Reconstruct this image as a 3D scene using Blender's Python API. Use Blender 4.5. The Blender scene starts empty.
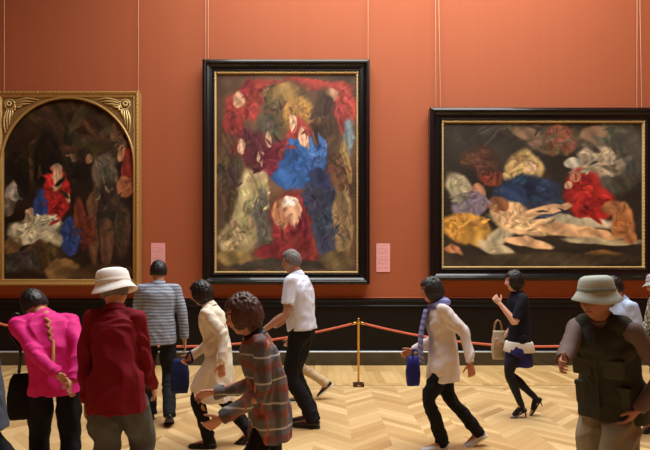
import bpy, math, random
import numpy as np
from mathutils import Vector, Matrix, noise
random.seed(7)
V = Vector
PI = math.pi
SC = bpy.context.scene
COL = SC.collection
F = 500.0; HOR = 279.0; CAMZ = 1.5
def rad(a): return a * PI / 180
def at(px, py, Y):
    s = F / Y
    return V(((px - 325) / s, Y, CAMZ - (py - HOR) / s))
def lin(c):
    return tuple(((v / 255) / 12.92 if v / 255 <= 0.04045 else ((v / 255 + 0.055) / 1.055) ** 2.4) for v in c)

# ------------------------------------------------------------------ materials
class NT:
    def __init__(s, name):
        s.m = bpy.data.materials.new(name); s.m.use_nodes = True
        s.t = s.m.node_tree; s.b = s.t.nodes['Principled BSDF']
    def n(s, typ, **kw):
        nd = s.t.nodes.new(typ)
        for k, v in kw.items():
            if k.startswith('i_'):
                key = k[2:]
                nd.inputs[int(key) if key.isdigit() else key].default_value = v
            else: setattr(nd, k, v)
        return nd
    def l(s, a, b): s.t.links.new(a, b)
    def val(s, x, sock):
        if isinstance(x, (int, float)): sock.default_value = x
        else: s.l(x, sock)
    def math(s, op, a, b=0.0, c=None):
        nd = s.n('ShaderNodeMath', operation=op)
        s.val(a, nd.inputs[0]); s.val(b, nd.inputs[1])
        if c is not None: s.val(c, nd.inputs[2])
        return nd.outputs[0]
    def mix(s, f, a, b, mode='MIX'):
        nd = s.n('ShaderNodeMix', data_type='RGBA', blend_type=mode)
        s.val(f, nd.inputs[0])
        for x, q in ((a, nd.inputs[6]), (b, nd.inputs[7])):
            if isinstance(x, tuple): q.default_value = (*x[:3], 1)
            else: s.l(x, q)
        return nd.outputs[2]

def cloth(name, c, rough=0.85, var=0.12, spec=0.2, weave=260.0, bump=0.25, sheen=0.0):
    t = NT(name); a = lin(c)
    co = t.n('ShaderNodeTexCoord').outputs['Object']
    nz = t.n('ShaderNodeTexNoise', i_Scale=7.0, i_Detail=4.0); t.l(co, nz.inputs['Vector'])
    lo = tuple(x * (1 - var) for x in a); hi = tuple(min(1, x * (1 + var)) for x in a)
    t.l(t.mix(nz.outputs['Fac'], lo, hi), t.b.inputs['Base Color'])
    n2 = t.n('ShaderNodeTexNoise', i_Scale=weave, i_Detail=2.0); t.l(co, n2.inputs['Vector'])
    bp = t.n('ShaderNodeBump', i_Strength=bump, i_Distance=0.002); t.l(n2.outputs['Fac'], bp.inputs['Height'])
    t.l(bp.outputs[0], t.b.inputs['Normal'])
    t.b.inputs['Roughness'].default_value = rough; t.b.inputs['Specular IOR Level'].default_value = spec
    if sheen: t.b.inputs['Sheen Weight'].default_value = sheen
    return t.m

def hard(name, c, rough=0.4, metal=0.0, spec=0.5, scale=30.0, var=0.1, bump=0.05, coat=0.0):
    t = NT(name); a = lin(c)
    co = t.n('ShaderNodeTexCoord').outputs['Object']
    nz = t.n('ShaderNodeTexNoise', i_Scale=scale, i_Detail=5.0); t.l(co, nz.inputs['Vector'])
    t.l(t.mix(nz.outputs['Fac'], tuple(x * (1 - var) for x in a), tuple(min(1, x * (1 + var)) for x in a)), t.b.inputs['Base Color'])
    bp = t.n('ShaderNodeBump', i_Strength=bump, i_Distance=0.01); t.l(nz.outputs['Fac'], bp.inputs['Height'])
    t.l(bp.outputs[0], t.b.inputs['Normal'])
    t.b.inputs['Roughness'].default_value = rough; t.b.inputs['Metallic'].default_value = metal
    t.b.inputs['Specular IOR Level'].default_value = spec; t.b.inputs['Coat Weight'].default_value = coat
    return t.m

def striped(name, c1, c2, period, duty=0.5, axis=2, rough=0.85):
    t = NT(name)
    co = t.n('ShaderNodeTexCoord').outputs['Object']
    nz = t.n('ShaderNodeTexNoise', i_Scale=4.0); t.l(co, nz.inputs['Vector'])
    sp = t.n('ShaderNodeSeparateXYZ'); t.l(co, sp.inputs[0])
    z = t.math('ADD', sp.outputs[axis], t.math('MULTIPLY', nz.outputs['Fac'], 0.03))
    fr = t.math('FRACT', t.math('DIVIDE', z, period))
    k = t.math('LESS_THAN', fr, duty)
    t.l(t.mix(k, lin(c1), lin(c2)), t.b.inputs['Base Color'])
    t.b.inputs['Roughness'].default_value = rough; t.b.inputs['Specular IOR Level'].default_value = 0.2
    return t.m

def plaid(name, base, c1, c2, period=0.13):
    t = NT(name)
    co = t.n('ShaderNodeTexCoord').outputs['Object']
    nz = t.n('ShaderNodeTexNoise', i_Scale=5.0); t.l(co, nz.inputs['Vector'])
    w = t.math('MULTIPLY', nz.outputs['Fac'], 0.05)
    sp = t.n('ShaderNodeSeparateXYZ'); t.l(co, sp.inputs[0])
    z = t.math('ADD', sp.outputs[2], w)
    h = t.math('ADD', t.math('ADD', sp.outputs[0], t.math('MULTIPLY', sp.outputs[1], 0.7)), w)
    col = lin(base)
    def band(col, co_, per, off, duty, c, f):
        fr = t.math('FRACT', t.math('ADD', t.math('DIVIDE', co_, per), off))
        return t.mix(t.math('MULTIPLY', t.math('LESS_THAN', fr, duty), f), col, lin(c))
    col = band(col, z, period, 0.0, 0.32, c1, 0.8)
    col = band(col, h, period * 1.1, 0.3, 0.25, c2, 0.7)
    col = band(col, z, period, 0.45, 0.08, (200, 200, 195), 0.8)
    col = band(col, h, period * 1.1, 0.75, 0.07, (190, 95, 70), 0.8)
    t.l(col, t.b.inputs['Base Color'])
    t.b.inputs['Roughness'].default_value = 0.9; t.b.inputs['Specular IOR Level'].default_value = 0.15
    return t.m

def mottled(name, c1, c2, scale=28.0, rough=0.85):
    t = NT(name)
    co = t.n('ShaderNodeTexCoord').outputs['Object']
    vo = t.n('ShaderNodeTexVoronoi', i_Scale=scale); t.l(co, vo.inputs['Vector'])
    k = t.math('GREATER_THAN', vo.outputs['Distance'], 0.42)
    t.l(t.mix(k, lin(c1), lin(c2)), t.b.inputs['Base Color'])
    t.b.inputs['Roughness'].default_value = rough
    return t.m

def vcol(name, rough=0.6, spec=0.35, bump=0.1, bscale=120.0, sss=0.0, coat=0.0):
    t = NT(name)
    at_ = t.n('ShaderNodeAttribute', attribute_name='Col')
    t.l(at_.outputs['Color'], t.b.inputs['Base Color'])
    co = t.n('ShaderNodeTexCoord').outputs['Object']
    nz = t.n('ShaderNodeTexNoise', i_Scale=bscale, i_Detail=3.0); t.l(co, nz.inputs['Vector'])
    bp = t.n('ShaderNodeBump', i_Strength=bump, i_Distance=0.003); t.l(nz.outputs['Fac'], bp.inputs['Height'])
    t.l(bp.outputs[0], t.b.inputs['Normal'])
    t.b.inputs['Roughness'].default_value = rough; t.b.inputs['Specular IOR Level'].default_value = spec
    t.b.inputs['Coat Weight'].default_value = coat
    if sss:
        t.b.inputs['Subsurface Weight'].default_value = sss
        t.b.inputs['Subsurface Radius'].default_value = (0.02, 0.008, 0.004)
        t.b.inputs['Subsurface Scale'].default_value = 0.5
    return t.m

def wall_material():
    t = NT('terracotta_wall_fabric')
    co = t.n('ShaderNodeTexCoord').outputs['Object']
    mp = t.n('ShaderNodeMapping'); t.l(co, mp.inputs[0]); mp.inputs['Scale'].default_value = (3.5, 3.5, 0.12)
    nz = t.n('ShaderNodeTexNoise', i_Scale=2.0, i_Detail=6.0); t.l(mp.outputs[0], nz.inputs['Vector'])
    n2 = t.n('ShaderNodeTexNoise', i_Scale=0.5, i_Detail=2.0); t.l(co, n2.inputs['Vector'])
    c = t.mix(nz.outputs['Fac'], lin(WALL_A), lin(WALL_B))
    c = t.mix(t.math('MULTIPLY', n2.outputs['Fac'], 0.35), c, lin(WALL_C))
    # seams of the fabric widths
    sp = t.n('ShaderNodeSeparateXYZ'); t.l(co, sp.inputs[0])
    fr = t.math('FRACT', t.math('DIVIDE', t.math('ADD', sp.outputs[0], 20.35), 1.42))
    k = t.math('LESS_THAN', fr, 0.012)
    c = t.mix(t.math('MULTIPLY', k, 0.12), c, lin((120, 60, 38)))
    t.l(c, t.b.inputs['Base Color'])
    n3 = t.n('ShaderNodeTexNoise', i_Scale=160.0, i_Detail=2.0); t.l(co, n3.inputs['Vector'])
    bp = t.n('ShaderNodeBump', i_Strength=0.12, i_Distance=0.004); t.l(n3.outputs['Fac'], bp.inputs['Height'])
    t.l(bp.outputs[0], t.b.inputs['Normal'])
    t.b.inputs['Roughness'].default_value = 0.75; t.b.inputs['Specular IOR Level'].default_value = 0.25
    return t.m
WALL_A = (154, 81, 49); WALL_B = (160, 87, 53); WALL_C = (150, 74, 44)

def parquet_material():
    t = NT('herringbone_parquet')
    co = t.n('ShaderNodeTexCoord').outputs['Object']
    sp = t.n('ShaderNodeSeparateXYZ'); t.l(co, sp.inputs[0])
    x, y = sp.outputs[0], sp.outputs[1]
    xo = t.math('ADD', x, 40.07)
    CW = 0.36; W = 0.135
    tri = t.math('PINGPONG', xo, CW)
    v = t.math('DIVIDE', t.math('ADD', t.math('SUBTRACT', y, tri), 40.0), W)
    row = t.math('FLOOR', v); fr = t.math('FRACT', v)
    colm = t.math('FLOOR', t.math('DIVIDE', xo, CW))
    cv = t.n('ShaderNodeCombineXYZ'); t.l(colm, cv.inputs[0]); t.l(row, cv.inputs[1])
    wn = t.n('ShaderNodeTexWhiteNoise', noise_dimensions='3D'); t.l(cv.outputs[0], wn.inputs['Vector'])
    # border boards that run straight to the wall
    bx = t.math('DIVIDE', xo, 0.105)
    cb = t.n('ShaderNodeCombineXYZ'); t.l(t.math('FLOOR', bx), cb.inputs[0]); t.l(t.math('FLOOR', t.math('DIVIDE', y, 0.9)), cb.inputs[1])
    wb = t.n('ShaderNodeTexWhiteNoise', noise_dimensions='3D'); t.l(cb.outputs[0], wb.inputs['Vector'])
    isb = t.math('GREATER_THAN', y, 7.04)
    band = t.math('MULTIPLY', t.math('GREATER_THAN', y, 6.92), t.math('LESS_THAN', y, 7.04))
    rnd = t.n('ShaderNodeMix', data_type='FLOAT'); t.l(isb, rnd.inputs[0]); t.l(wn.outputs['Value'], rnd.inputs[2]); t.l(wb.outputs['Value'], rnd.inputs[3])
    cr = t.n('ShaderNodeValToRGB'); t.l(rnd.outputs[0], cr.inputs[0])
    e = cr.color_ramp.elements
    e[0].position = 0.0; e[0].color = (*lin((192, 156, 104)), 1)
    e[1].position = 1.0; e[1].color = (*lin((228, 200, 146)), 1)
    m = e.new(0.55); m.color = (*lin((210, 178, 124)), 1)
    gy = t.n('ShaderNodeMapping'); t.l(co, gy.inputs[0]); gy.inputs['Scale'].default_value = (9, 1.5, 1)
    gr = t.n('ShaderNodeTexNoise', i_Scale=6.0, i_Detail=5.0); t.l(gy.outputs[0], gr.inputs['Vector'])
    c = t.mix(t.math('MULTIPLY', gr.outputs['Fac'], 0.35), cr.outputs[0], lin((186, 142, 88)))
    c = t.mix(t.math('MULTIPLY', isb, 0.30), c, lin((226, 186, 110)))
    seam = t.math('MAXIMUM', t.math('MULTIPLY', t.math('LESS_THAN', fr, 0.05), t.math('SUBTRACT', 1.0, isb)),
                  t.math('MULTIPLY', t.math('LESS_THAN', t.math('FRACT', bx), 0.05), isb))
    c = t.mix(t.math('MULTIPLY', seam, 0.45), c, lin((130, 92, 52)))
    c = t.mix(t.math('MULTIPLY', band, 0.6), c, lin((222, 190, 130)))
    line = t.math('MULTIPLY', t.math('GREATER_THAN', y, 7.02), t.math('LESS_THAN', y, 7.06))
    c = t.mix(t.math('MULTIPLY', line, 0.6), c, lin((140, 100, 60)))
    t.l(c, t.b.inputs['Base Color'])
    t.l(t.math('ADD', t.math('MULTIPLY', rnd.outputs[0], 0.16), 0.26), t.b.inputs['Roughness'])
    bp = t.n('ShaderNodeBump', i_Strength=0.25, i_Distance=0.002); t.l(t.math('SUBTRACT', 1.0, seam), bp.inputs['Height'])
    t.l(bp.outputs[0], t.b.inputs['Normal'])
    return t.m

# ------------------------------------------------------------------ mesh buffers
class Buf:
    def __init__(s): s.v = []; s.f = []
    def add(s, vs, fs):
        o = len(s.v); s.v += [tuple(p) for p in vs]; s.f += [tuple(i + o for i in f) for f in fs]
    def loft(s, rings, cap=True):
        o = len(s.v); n = len(rings[0])
        for r in rings: s.v += [tuple(p) for p in r]
        for i in range(len(rings) - 1):
            for j in range(n):
                a = o + i * n + j; b = o + i * n + (j + 1) % n
                s.f.append((a, b, b + n, a + n))
        if cap:
            for idx, rev in ((0, True), (len(rings) - 1, False)):
                c = sum((V(p) for p in rings[idx]), V()) / n
                s.v.append(tuple(c)); ci = len(s.v) - 1; b0 = o + idx * n
                for j in range(n):
                    t = (b0 + j, b0 + (j + 1) % n, ci)
                    s.f.append(t[::-1] if rev else t)
    def box(s, c, d, M=None):
        x, y, z = d[0] / 2, d[1] / 2, d[2] / 2
        vs = [V((i * x, j * y, k * z)) for i in (-1, 1) for j in (-1, 1) for k in (-1, 1)]
        if M is not None: vs = [M @ q for q in vs]
        vs = [q + V(c) for q in vs]
        s.add(vs, [(0, 1, 3, 2), (4, 6, 7, 5), (0, 4, 5, 1), (2, 3, 7, 6), (0, 2, 6, 4), (1, 5, 7, 3)])
    def ellipsoid(s, c, ax, n=16, m=10):
        # ax: three axis vectors already scaled
        rings = []
        for i in range(1, m):
            th = PI * i / m
            rings.append([V(c) + ax[0] * (math.sin(th) * math.cos(2 * PI * j / n)) + ax[1] * (math.sin(th) * math.sin(2 * PI * j / n)) - ax[2] * math.cos(th) for j in range(n)])
        s.loft(rings)
    def tube(s, pts, rs, n=14, r0=True, r1=True, flat=None):
        pts = [V(p) for p in pts]; rings = []; up = None
        N = len(pts)
        for i, p in enumerate(pts):
            t = (pts[min(i + 1, N - 1)] - pts[max(i - 1, 0)])
            t = t.normalized() if t.length > 1e-9 else V((0, 0, 1))
            if up is None:
                up = V((0, 1, 0)) if abs(t.y) < 0.9 else V((1, 0, 0))
            a = (up - t * up.dot(t)).normalized(); b = t.cross(a); up = a
            def ring(c, r): return [c + a * (r * math.cos(2 * PI * j / n)) + b * (r * math.sin(2 * PI * j / n)) for j in range(n)]
            if i == 0 and r0:
                for q in (80, 55, 28): rings.append(ring(p - t * rs[0] * math.sin(rad(q)), rs[0] * math.cos(rad(q))))
            rings.append(ring(p, rs[i]))
            if i == N - 1 and r1:
                for q in (28, 55, 80): rings.append(ring(p + t * rs[-1] * math.sin(rad(q)), rs[-1] * math.cos(rad(q))))
        s.loft(rings)

def link(name, me, parent=None, mat=None, smooth=False):
    o = bpy.data.objects.new(name, me); COL.objects.link(o)
    if parent is not None: o.parent = parent
    if mat is not None: me.materials.clear(); me.materials.append(mat)
    if smooth: me.polygons.foreach_set('use_smooth', [True] * len(me.polygons))
    return o
def build(name, buf, mat, parent=None, smooth=False, bevel=0):
    me = bpy.data.meshes.new(name); me.from_pydata(buf.v, [], buf.f); me.update()
    o = link(name, me, parent, mat, smooth)
    if bevel:
        b = o.modifiers.new('bevel', 'BEVEL'); b.width = bevel; b.segments = 2; b.limit_method = 'ANGLE'
    return o
def tag(o, label=None, cat=None, group=None, kind=None):
    for k, v in (('label', label), ('category', cat), ('group', group), ('kind', kind)):
        if v: o[k] = v
    return o
def empty(name, loc, rz=0):
    o = bpy.data.objects.new(name, None); COL.objects.link(o)
    o.location = loc; o.rotation_euler = (0, 0, rz); o.empty_display_size = 0.1
    return o

def smooth_path(pts, rs, k=5):
    P = []; R = []
    n = len(pts)
    for i in range(n - 1):
        p0 = pts[max(i - 1, 0)]; p1 = pts[i]; p2 = pts[i + 1]; p3 = pts[min(i + 2, n - 1)]
        for j in range(k):
            t = j / k
            q = 0.5 * ((2 * p1) + (p2 - p0) * t + (2 * p0 - 5 * p1 + 4 * p2 - p3) * t * t + (3 * p1 - p0 - 3 * p2 + p3) * t ** 3)
            P.append(q); R.append(rs[i] + (rs[i + 1] - rs[i]) * (t * t * (3 - 2 * t)))
    P.append(pts[-1]); R.append(rs[-1])
    return P, R

def remesh(buf, voxel, sm=3):
    me = bpy.data.meshes.new('tmp'); me.from_pydata(buf.v, [], buf.f); me.update()
    o = bpy.data.objects.new('tmp', me); COL.objects.link(o)
    r = o.modifiers.new('r', 'REMESH'); r.mode = 'VOXEL'; r.voxel_size = voxel; r.use_smooth_shade = True
    if sm:
        s = o.modifiers.new('s', 'SMOOTH'); s.factor = 0.5; s.iterations = sm
    dg = bpy.context.evaluated_depsgraph_get()
    out = bpy.data.meshes.new_from_object(o.evaluated_get(dg))
    bpy.data.objects.remove(o); bpy.data.meshes.remove(me)
    return out
def getv(me):
    a = np.empty(len(me.vertices) * 3, np.float32); me.vertices.foreach_get('co', a); return a.reshape(-1, 3)
def setv(me, a): me.vertices.foreach_set('co', a.astype(np.float32).ravel()); me.update()
def getn(me):
    a = np.empty(len(me.vertices) * 3, np.float32); me.vertex_normals.foreach_get('vector', a); return a.reshape(-1, 3)
def wrinkle(me, amp, fr=(9, 9, 4.5), seed=0.0, thr=None):
    co = getv(me); nn = getn(me); d = np.zeros(len(co), np.float32)
    for i, p in enumerate(co):
        x, y, z = float(p[0]) * fr[0] + seed, float(p[1]) * fr[1] + seed * 1.7, float(p[2]) * fr[2] + 0.5 * float(p[0]) * fr[0]
        w = noise.noise(V((x * .4, y * .4, z * .6 + 7))) * 1.5
        a = 1 - abs(noise.noise(V((x + w, y + w, z + w)))) * 2.4
        b = noise.noise(V((x * 2.3, y * 2.3, z * 2.6)))
        d[i] = (a - 0.5) * 0.9 + b * 0.45
    setv(me, co + nn * (d * amp * 1.5)[:, None])
def color_attr(me, cols):
    ca = me.color_attributes.new('Col', 'FLOAT_COLOR', 'POINT')
    a = np.ones((len(me.vertices), 4), np.float32); a[:, :3] = cols
    ca.data.foreach_set('color', a.ravel())

# ------------------------------------------------------------------ people
SKIN = vcol('skin', 0.55, 0.35, 0.08, 200, sss=0.15)
def ik(a, t, l1, l2, pole):
    d = t - a; L = d.length
    mx = (l1 + l2) * 0.995
    if L > mx: t = a + d * (mx / L); d = t - a; L = mx
    if L < abs(l1 - l2) + .02: L = abs(l1 - l2) + .02; d = d.normalized() * L; t = a + d
    u = d / L
    x = (l1 * l1 - l2 * l2 + L * L) / (2 * L); h = math.sqrt(max(l1 * l1 - x * x, 0))
    p = pole - u * pole.dot(u)
    if p.length < 1e-5: p = V((1, 0, 0))
    return a + u * x + p.normalized() * h, t

def head_shape(hk, n=56, m=44):
    pts = []
    for i in range(1, m):
        th = PI * i / m; row = []
        for j in range(n):
            a = 2 * PI * j / n
            x, y, z = math.sin(th) * math.cos(a), math.sin(th) * math.sin(a), -math.cos(th)
            X, Y, Z = x * .098, y * .077, z * .116
            if z < 0:
                f = -z
                Y *= 1 - .34 * f ** 2
                if x < 0: X *= 1 - .5 * f ** 1.2
                else: X *= 1 - .06 * f
            if x > 0:
                g = lambda cy, cz, sy, sz: math.exp(-((Y - cy) / sy) ** 2 - ((Z - cz) / sz) ** 2)
                fw = min(1, x * 1.8)
                X *= .95
                pr = 0
                if -.045 < Z < .022:
                    pr = (.022 - Z) / .052 if Z > -.030 else max(0, (Z + .045) / .015)
                dx = .026 * math.exp(-(Y / (.010 + .004 * pr)) ** 2) * pr
                for sgn in (-1, 1):
                    dx += -.010 * g(sgn * .031, .006, .017, .012) + .004 * g(sgn * .028, .030, .022, .008) + .005 * g(sgn * .042, -.022, .018, .016)
                dx += .007 * g(0, -.056, .022, .010) - .004 * g(0, -.074, .03, .006) + .010 * g(0, -.094, .022, .016)
                X += dx * fw
            row.append(V((X, Y, Z)) * hk)
        pts.append(row)
    return pts

def hair_shape(hk, style, rs, n=80, m=56):
    """closed shell that follows the skull and dives under the skin where the face is"""
    pts = []
    off = {'short': .010, 'bob': .014, 'full': .020, 'bun': .012}[style]
    low = {'short': -.35, 'bob': -.92, 'full': -.8, 'bun': -.45}[style]
    side = {'short': -.02, 'bob': -.8, 'full': -.55, 'bun': .0}[style]
    for i in range(1, m):
        th = PI * i / m; row = []
        for j in range(n):
            a = 2 * PI * j / n
            x, y, z = math.sin(th) * math.cos(a), math.sin(th) * math.sin(a), -math.cos(th)
            X, Y, Z = x * .098, y * .077, z * .116
            if z < 0:
                f = -z
                if style in ('bob', 'full'):
                    Y *= 1 - .12 * f ** 2
                    if x < 0: X *= 1 - .25 * f ** 2
                else:
                    Y *= 1 - .34 * f ** 2
                    if x < 0: X *= 1 - .5 * f ** 1.2
            sn = noise.noise(V((x * 9 + rs, y * 9, z * 2.0))) + .6 * noise.noise(V((x * 22, y * 22 + rs, z * 5)))
            hl = .42 + .12 * abs(y) + .08 * sn            # hairline on the forehead
            face = 0.0
            if x > 0.32 and z < hl: face = 1.0
            elif x > -0.05 and z < side + .1 * sn: face = 1.0
            elif x <= -0.05 and z < low + .08 * sn: face = 1.0
            if face and x > .22 and style in ('bob', 'full') and z > side and abs(y) > .62: face = 0.0
            o = off * (1 + .45 * sn) * (1.25 if x < 0 else 1.0)
            if face: o = -.018
            nrm = V((x / .098, y / .077, z / .116)).normalized()
            row.append((V((X, Y, Z)) + nrm * o) * hk)
        pts.append(row)
    return pts

def hand(buf, w, d, t, side, k, curl=25, thumb_out=1.0, spread=1.0):
    d = d.normalized(); t = (t - d * t.dot(d)).normalized()
    n = d.cross(t) if side > 0 else t.cross(d)
    rings = []
    for q, hw, ht in ((-.02, .024, .019), (.0, .026, .019), (.02, .033, .017), (.045, .040, .016), (.07, .042, .014), (.09, .040, .011)):
        c = w + d * q * k
        rings.append([c + t * (hw * k * math.cos(2 * PI * j / 14)) + n * (ht * k * math.sin(2 * PI * j / 14)) for j in range(14)])
    buf.loft(rings)
    L = (.068, .076, .071, .056)
    for i in range(4):
        a = (.0315 - .0215 * i) * spread
        p = w + d * (.072 * k) + t * (a * k)
        dd = (d + t * (a * 1.6)).normalized()
        ax = n
        pts = [p]; rsx = [.0095 * k]
        c = rad(curl * (1 + .12 * i)); ang = c * .5
        p = p + dd * (.018 * k); pts.append(p); rsx.append(.0092 * k)
        for fr, r in ((.45, .0086), (.30, .0080), (.25, .0068)):
            v = dd * math.cos(ang) + ax * math.sin(ang)
            p = p + v * (L[i] * fr * k); pts.append(p); rsx.append(r * k); ang += c
        buf.tube(pts, rsx, n=10)
    p = w + d * (.018 * k) + t * (.020 * k)
    v = (d * .65 + t * .75 * thumb_out + n * .3).normalized()
    pts = [p]; rsx = [.013 * k]
    for ln, r in ((.042, .0115), (.030, .0100), (.024, .0080)):
        p = p + v * (ln * k); pts.append(p); rsx.append(r * k); v = (v + d * .35 + n * .12).normalized()
    buf.tube(pts, rsx, n=10)

def foot_frame(spec, k):
    """spec: fwd, lat, lift of the ball; pitch (heel up) and yaw in degrees -> ball, ankle, axes"""
    fx, fy, lift, pitch, yaw = spec
    p, y = rad(pitch), rad(yaw)
    fd = V((math.cos(y) * math.cos(p), math.sin(y) * math.cos(p), -math.sin(p)))
    lt = V((-math.sin(y), math.cos(y), 0)); up = fd.cross(lt)
    ball = V((fx, fy, lift))
    return ball, ball - fd * (.125 * k) + up * (.085 * k), fd, lt, up

def shoe(parent, ball, fd, lt, up, k, kind, mat, solemat, name='shoe'):
    b = Buf(); prof = ((-.190, .014, .030, .050), (-.182, .026, .012, .085), (-.150, .034, .012, .098), (-.115, .035, .012, .090), (-.07, .037, .012, .072),
                       (-.03, .043, .012, .060), (.01, .047, .012, .050), (.045, .042, .012, .042), (.072, .028, .013, .034), (.083, .012, .018, .026))
    if kind == 'heel':
        prof = ((-.165, .012, .020, .050), (-.155, .022, .012, .062), (-.125, .026, .012, .050), (-.08, .027, .012, .030), (-.03, .034, .012, .034),
                (.01, .038, .010, .036), (.045, .032, .010, .030), (.075, .018, .010, .022), (.092, .006, .010, .018))
    rings = []
    for q, hw, z0, z1 in prof:
        r = []
        for j in range(18):
            a = 2 * PI * j / 18; ca, sa = math.cos(a), math.sin(a)
            zz = (z0 + z1) / 2 + (z1 - z0) / 2 * (sa if sa > 0 else max(sa * 1.6, -1))
            wd = hw * (1 if sa < 0 else (1 - .35 * sa))
            r.append(ball + fd * (q * k) + lt * (ca * wd * k) + up * (zz * k))
        rings.append(r)
    b.loft(rings)
    so = build(name, b, mat, parent, True)
    s = Buf(); rings = []
    for q, hw, z0, z1 in prof:
        rings.append([ball + fd * (q * 1.02 * k) + lt * (x * (hw + .003) * k) + up * (z * k) for x, z in ((-1, 0), (-1, .018), (1, .018), (1, 0))])
    if kind != 'heel':
        s.loft(rings); build('sole', s, solemat, so)
    else:
        p = ball + fd * (-.145 * k) + up * (.03 * k)
        q = V((p.x, p.y, p.z)) - up * (.03 * k) - V((0, 0, 1)) * (.062 * k)
        s.tube([p, p.lerp(q, .4), q], [.017 * k, .009 * k, .006 * k], n=10, r1=False)
        build('heel', s, solemat, so, True)
    return so

def person(label, px, s, heading, H, lean=(3, 6), neck=12, hpitch=0, hyaw=0, tilt=0, tiltneck=0, feet=None, arms=None,
           hem=-.10, sleeve=1.0, top=None, top_name='shirt', topfat=1.0, flare=1.0, bottom='trousers', bmat=None, legw=1.0, skirt=(.0, .3),
           hair='short', hairmat=None, hat=None, hatmat=None, hatband=None, shoekind='shoe', shoemat=None, solemat=None, skin=(198, 146, 116),
           wide=.150, vox=.006, curl=(28, 28), thumbs=(None, None), drop=.012, vest=None, hipfat=1.0, collar=True, extras=None, seed=1.0,
           tightmat=None, wr=.006):
    k = H / 1.7; hk = (H / 1.7) ** .4 * .98
    Yd = F / s; root = V(((px - 325) / s, Yd, 0)); th = rad(heading)
    E = empty('person', root, th)
    Minv = Matrix.Rotation(-th, 3, 'Z')
    def loc(px_, py_, dy=0.0):            # a point seen at that place of the photo, dy metres nearer to or farther from the wall than the person
        return Minv @ (at(px_, py_, Yd + dy) - root)
    feet = feet or [(.09, .09, 0, 0, 6), (.05, -.09, 0, 0, -6)]
    def dirv(a, til=0.0):
        return V((math.sin(rad(a)), math.sin(rad(til)), math.cos(rad(a)) * math.cos(rad(til)))).normalized()
    hz = (.53 - drop) * H + (.04 if shoekind == 'heel' else 0)
    P0 = V((0, 0, hz))
    P1 = P0 + dirv(lean[0], tilt) * (.095 * H); P2 = P1 + dirv(lean[1], tilt) * (.115 * H); P3 = P2 + dirv(lean[1], tilt) * (.085 * H)
    nd = dirv(lean[1] + neck, tilt + tiltneck)
    P4 = P3 + nd * (.034 * H)
    hr = Matrix.Rotation(rad(hyaw), 3, 'Z') @ Matrix.Rotation(rad(-tiltneck * .5 - tilt), 3, 'X') @ Matrix.Rotation(rad(hpitch), 3, 'Y')
    HC = P4 + nd * (.014 * H) + hr @ V((.022, 0, .062)) * hk
    ly = V((0, 1, 0))
    hips = [P0 + ly * (sg * .085 * k) - V((0, 0, .01)) for sg in (1, -1)]
    sh = [P3 + ly * (sg * wide * k) - dirv(lean[1]) * (.048 * k) for sg in (1, -1)]
    legs = []; ff = []
    for i in (0, 1):
        ball, ank, fd, lt, up = foot_frame(feet[i], k)
        kn, an = ik(hips[i], ank, .245 * H, .250 * H, V((1, 0.08 * (1 - 2 * i), 0)))
        if (an - ank).length > .001: ball = ball + (an - ank); 
        if feet[i][2] == 0 and ball.z > 0.001: pass
        legs.append((hips[i], kn, an)); ff.append((ball, an, fd, lt, up))
    armj = []
    for i in (0, 1):
        sg = 1 - 2 * i
        spec = (arms or [None, None])[i]
        if spec is None: spec = ('ang', -8 + 16 * i, 8, 18)
        if spec[0] == 'ang':
            _, sw, ab, fl = spec
            d1 = V((math.sin(rad(sw)), sg * math.sin(rad(ab)), -math.cos(rad(sw)))).normalized()
            d2 = V((math.sin(rad(sw + fl)), sg * math.sin(rad(ab * .3)), -math.cos(rad(sw + fl)))).normalized()
            el = sh[i] + d1 * (.172 * H); w = el + d2 * (.152 * H)
        else:
            t = loc(*spec[1:4]); pole = Minv @ V(spec[4])
            el, w = ik(sh[i], t, .172 * H, .152 * H, pole)
        armj.append((sh[i], el, w))
    # ---- body
    b = Buf()
    def ering(c, u, a, d, n=28, e=2.3):
        u = u.normalized(); f = ly.cross(u).normalized(); lat = u.cross(f)
        r = []
        for j in range(n):
            q = 2 * PI * j / n; cx, sx = math.cos(q), math.sin(q)
            r.append(c + lat * (a * math.copysign(abs(cx) ** (2 / e), cx)) + f * (d * math.copysign(abs(sx) ** (2 / e), sx)))
        return r
    def torso(buf, g, top_z=1.0, lowest=0.0, gf=0.0, flare=1.0, necktop=True):
        U0, U2 = (P1 - P0), (P3 - P2)
        R = []
        hw = .149 * hipfat; q = wide / .165
        if lowest < 0:
            nst = 6
            for i in range(nst):
                f = 1 - i / nst
                R.append(ering(P0 + V((0, 0, lowest * f)), V((0, 0, 1)), (hw * k + g) * (1 + (flare - 1) * f), (.108 * k + g) * (1 + (flare - 1) * f)))
        R.append(ering(P0, U0, hw * k + g, .106 * k + g))
        R.append(ering(P0.lerp(P1, .5), U0, (hw - .008) * k + g, .102 * k + g))
        R.append(ering(P1, U0 + U2, .132 * q * k + g * 1.1, .094 * k + g * 1.1))
        R.append(ering(P1.lerp(P2, .55), U2, .142 * q * k + g, .102 * k + g))
        R.append(ering(P2, U2, .152 * q * k + g * .9, .108 * k + g * .9))
        R.append(ering(P2.lerp(P3, .40), U2, .150 * q * k + g * .6, .102 * k + g * .7))
        R.append(ering(P2.lerp(P3, .70), U2, .125 * q * k + g * .5, .086 * k + g * .6, e=2))
        R.append(ering(P2.lerp(P3, .92), U2, .085 * q * k + g * .4, .070 * k + g * .5, e=2))
        if necktop: R.append(ering(P3 + nd * .012, nd, .056 * k + g * .3, .056 * k + g * .3, e=2))
        buf.loft(R)
    torso(b, -.018, lowest=-.05)
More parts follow.
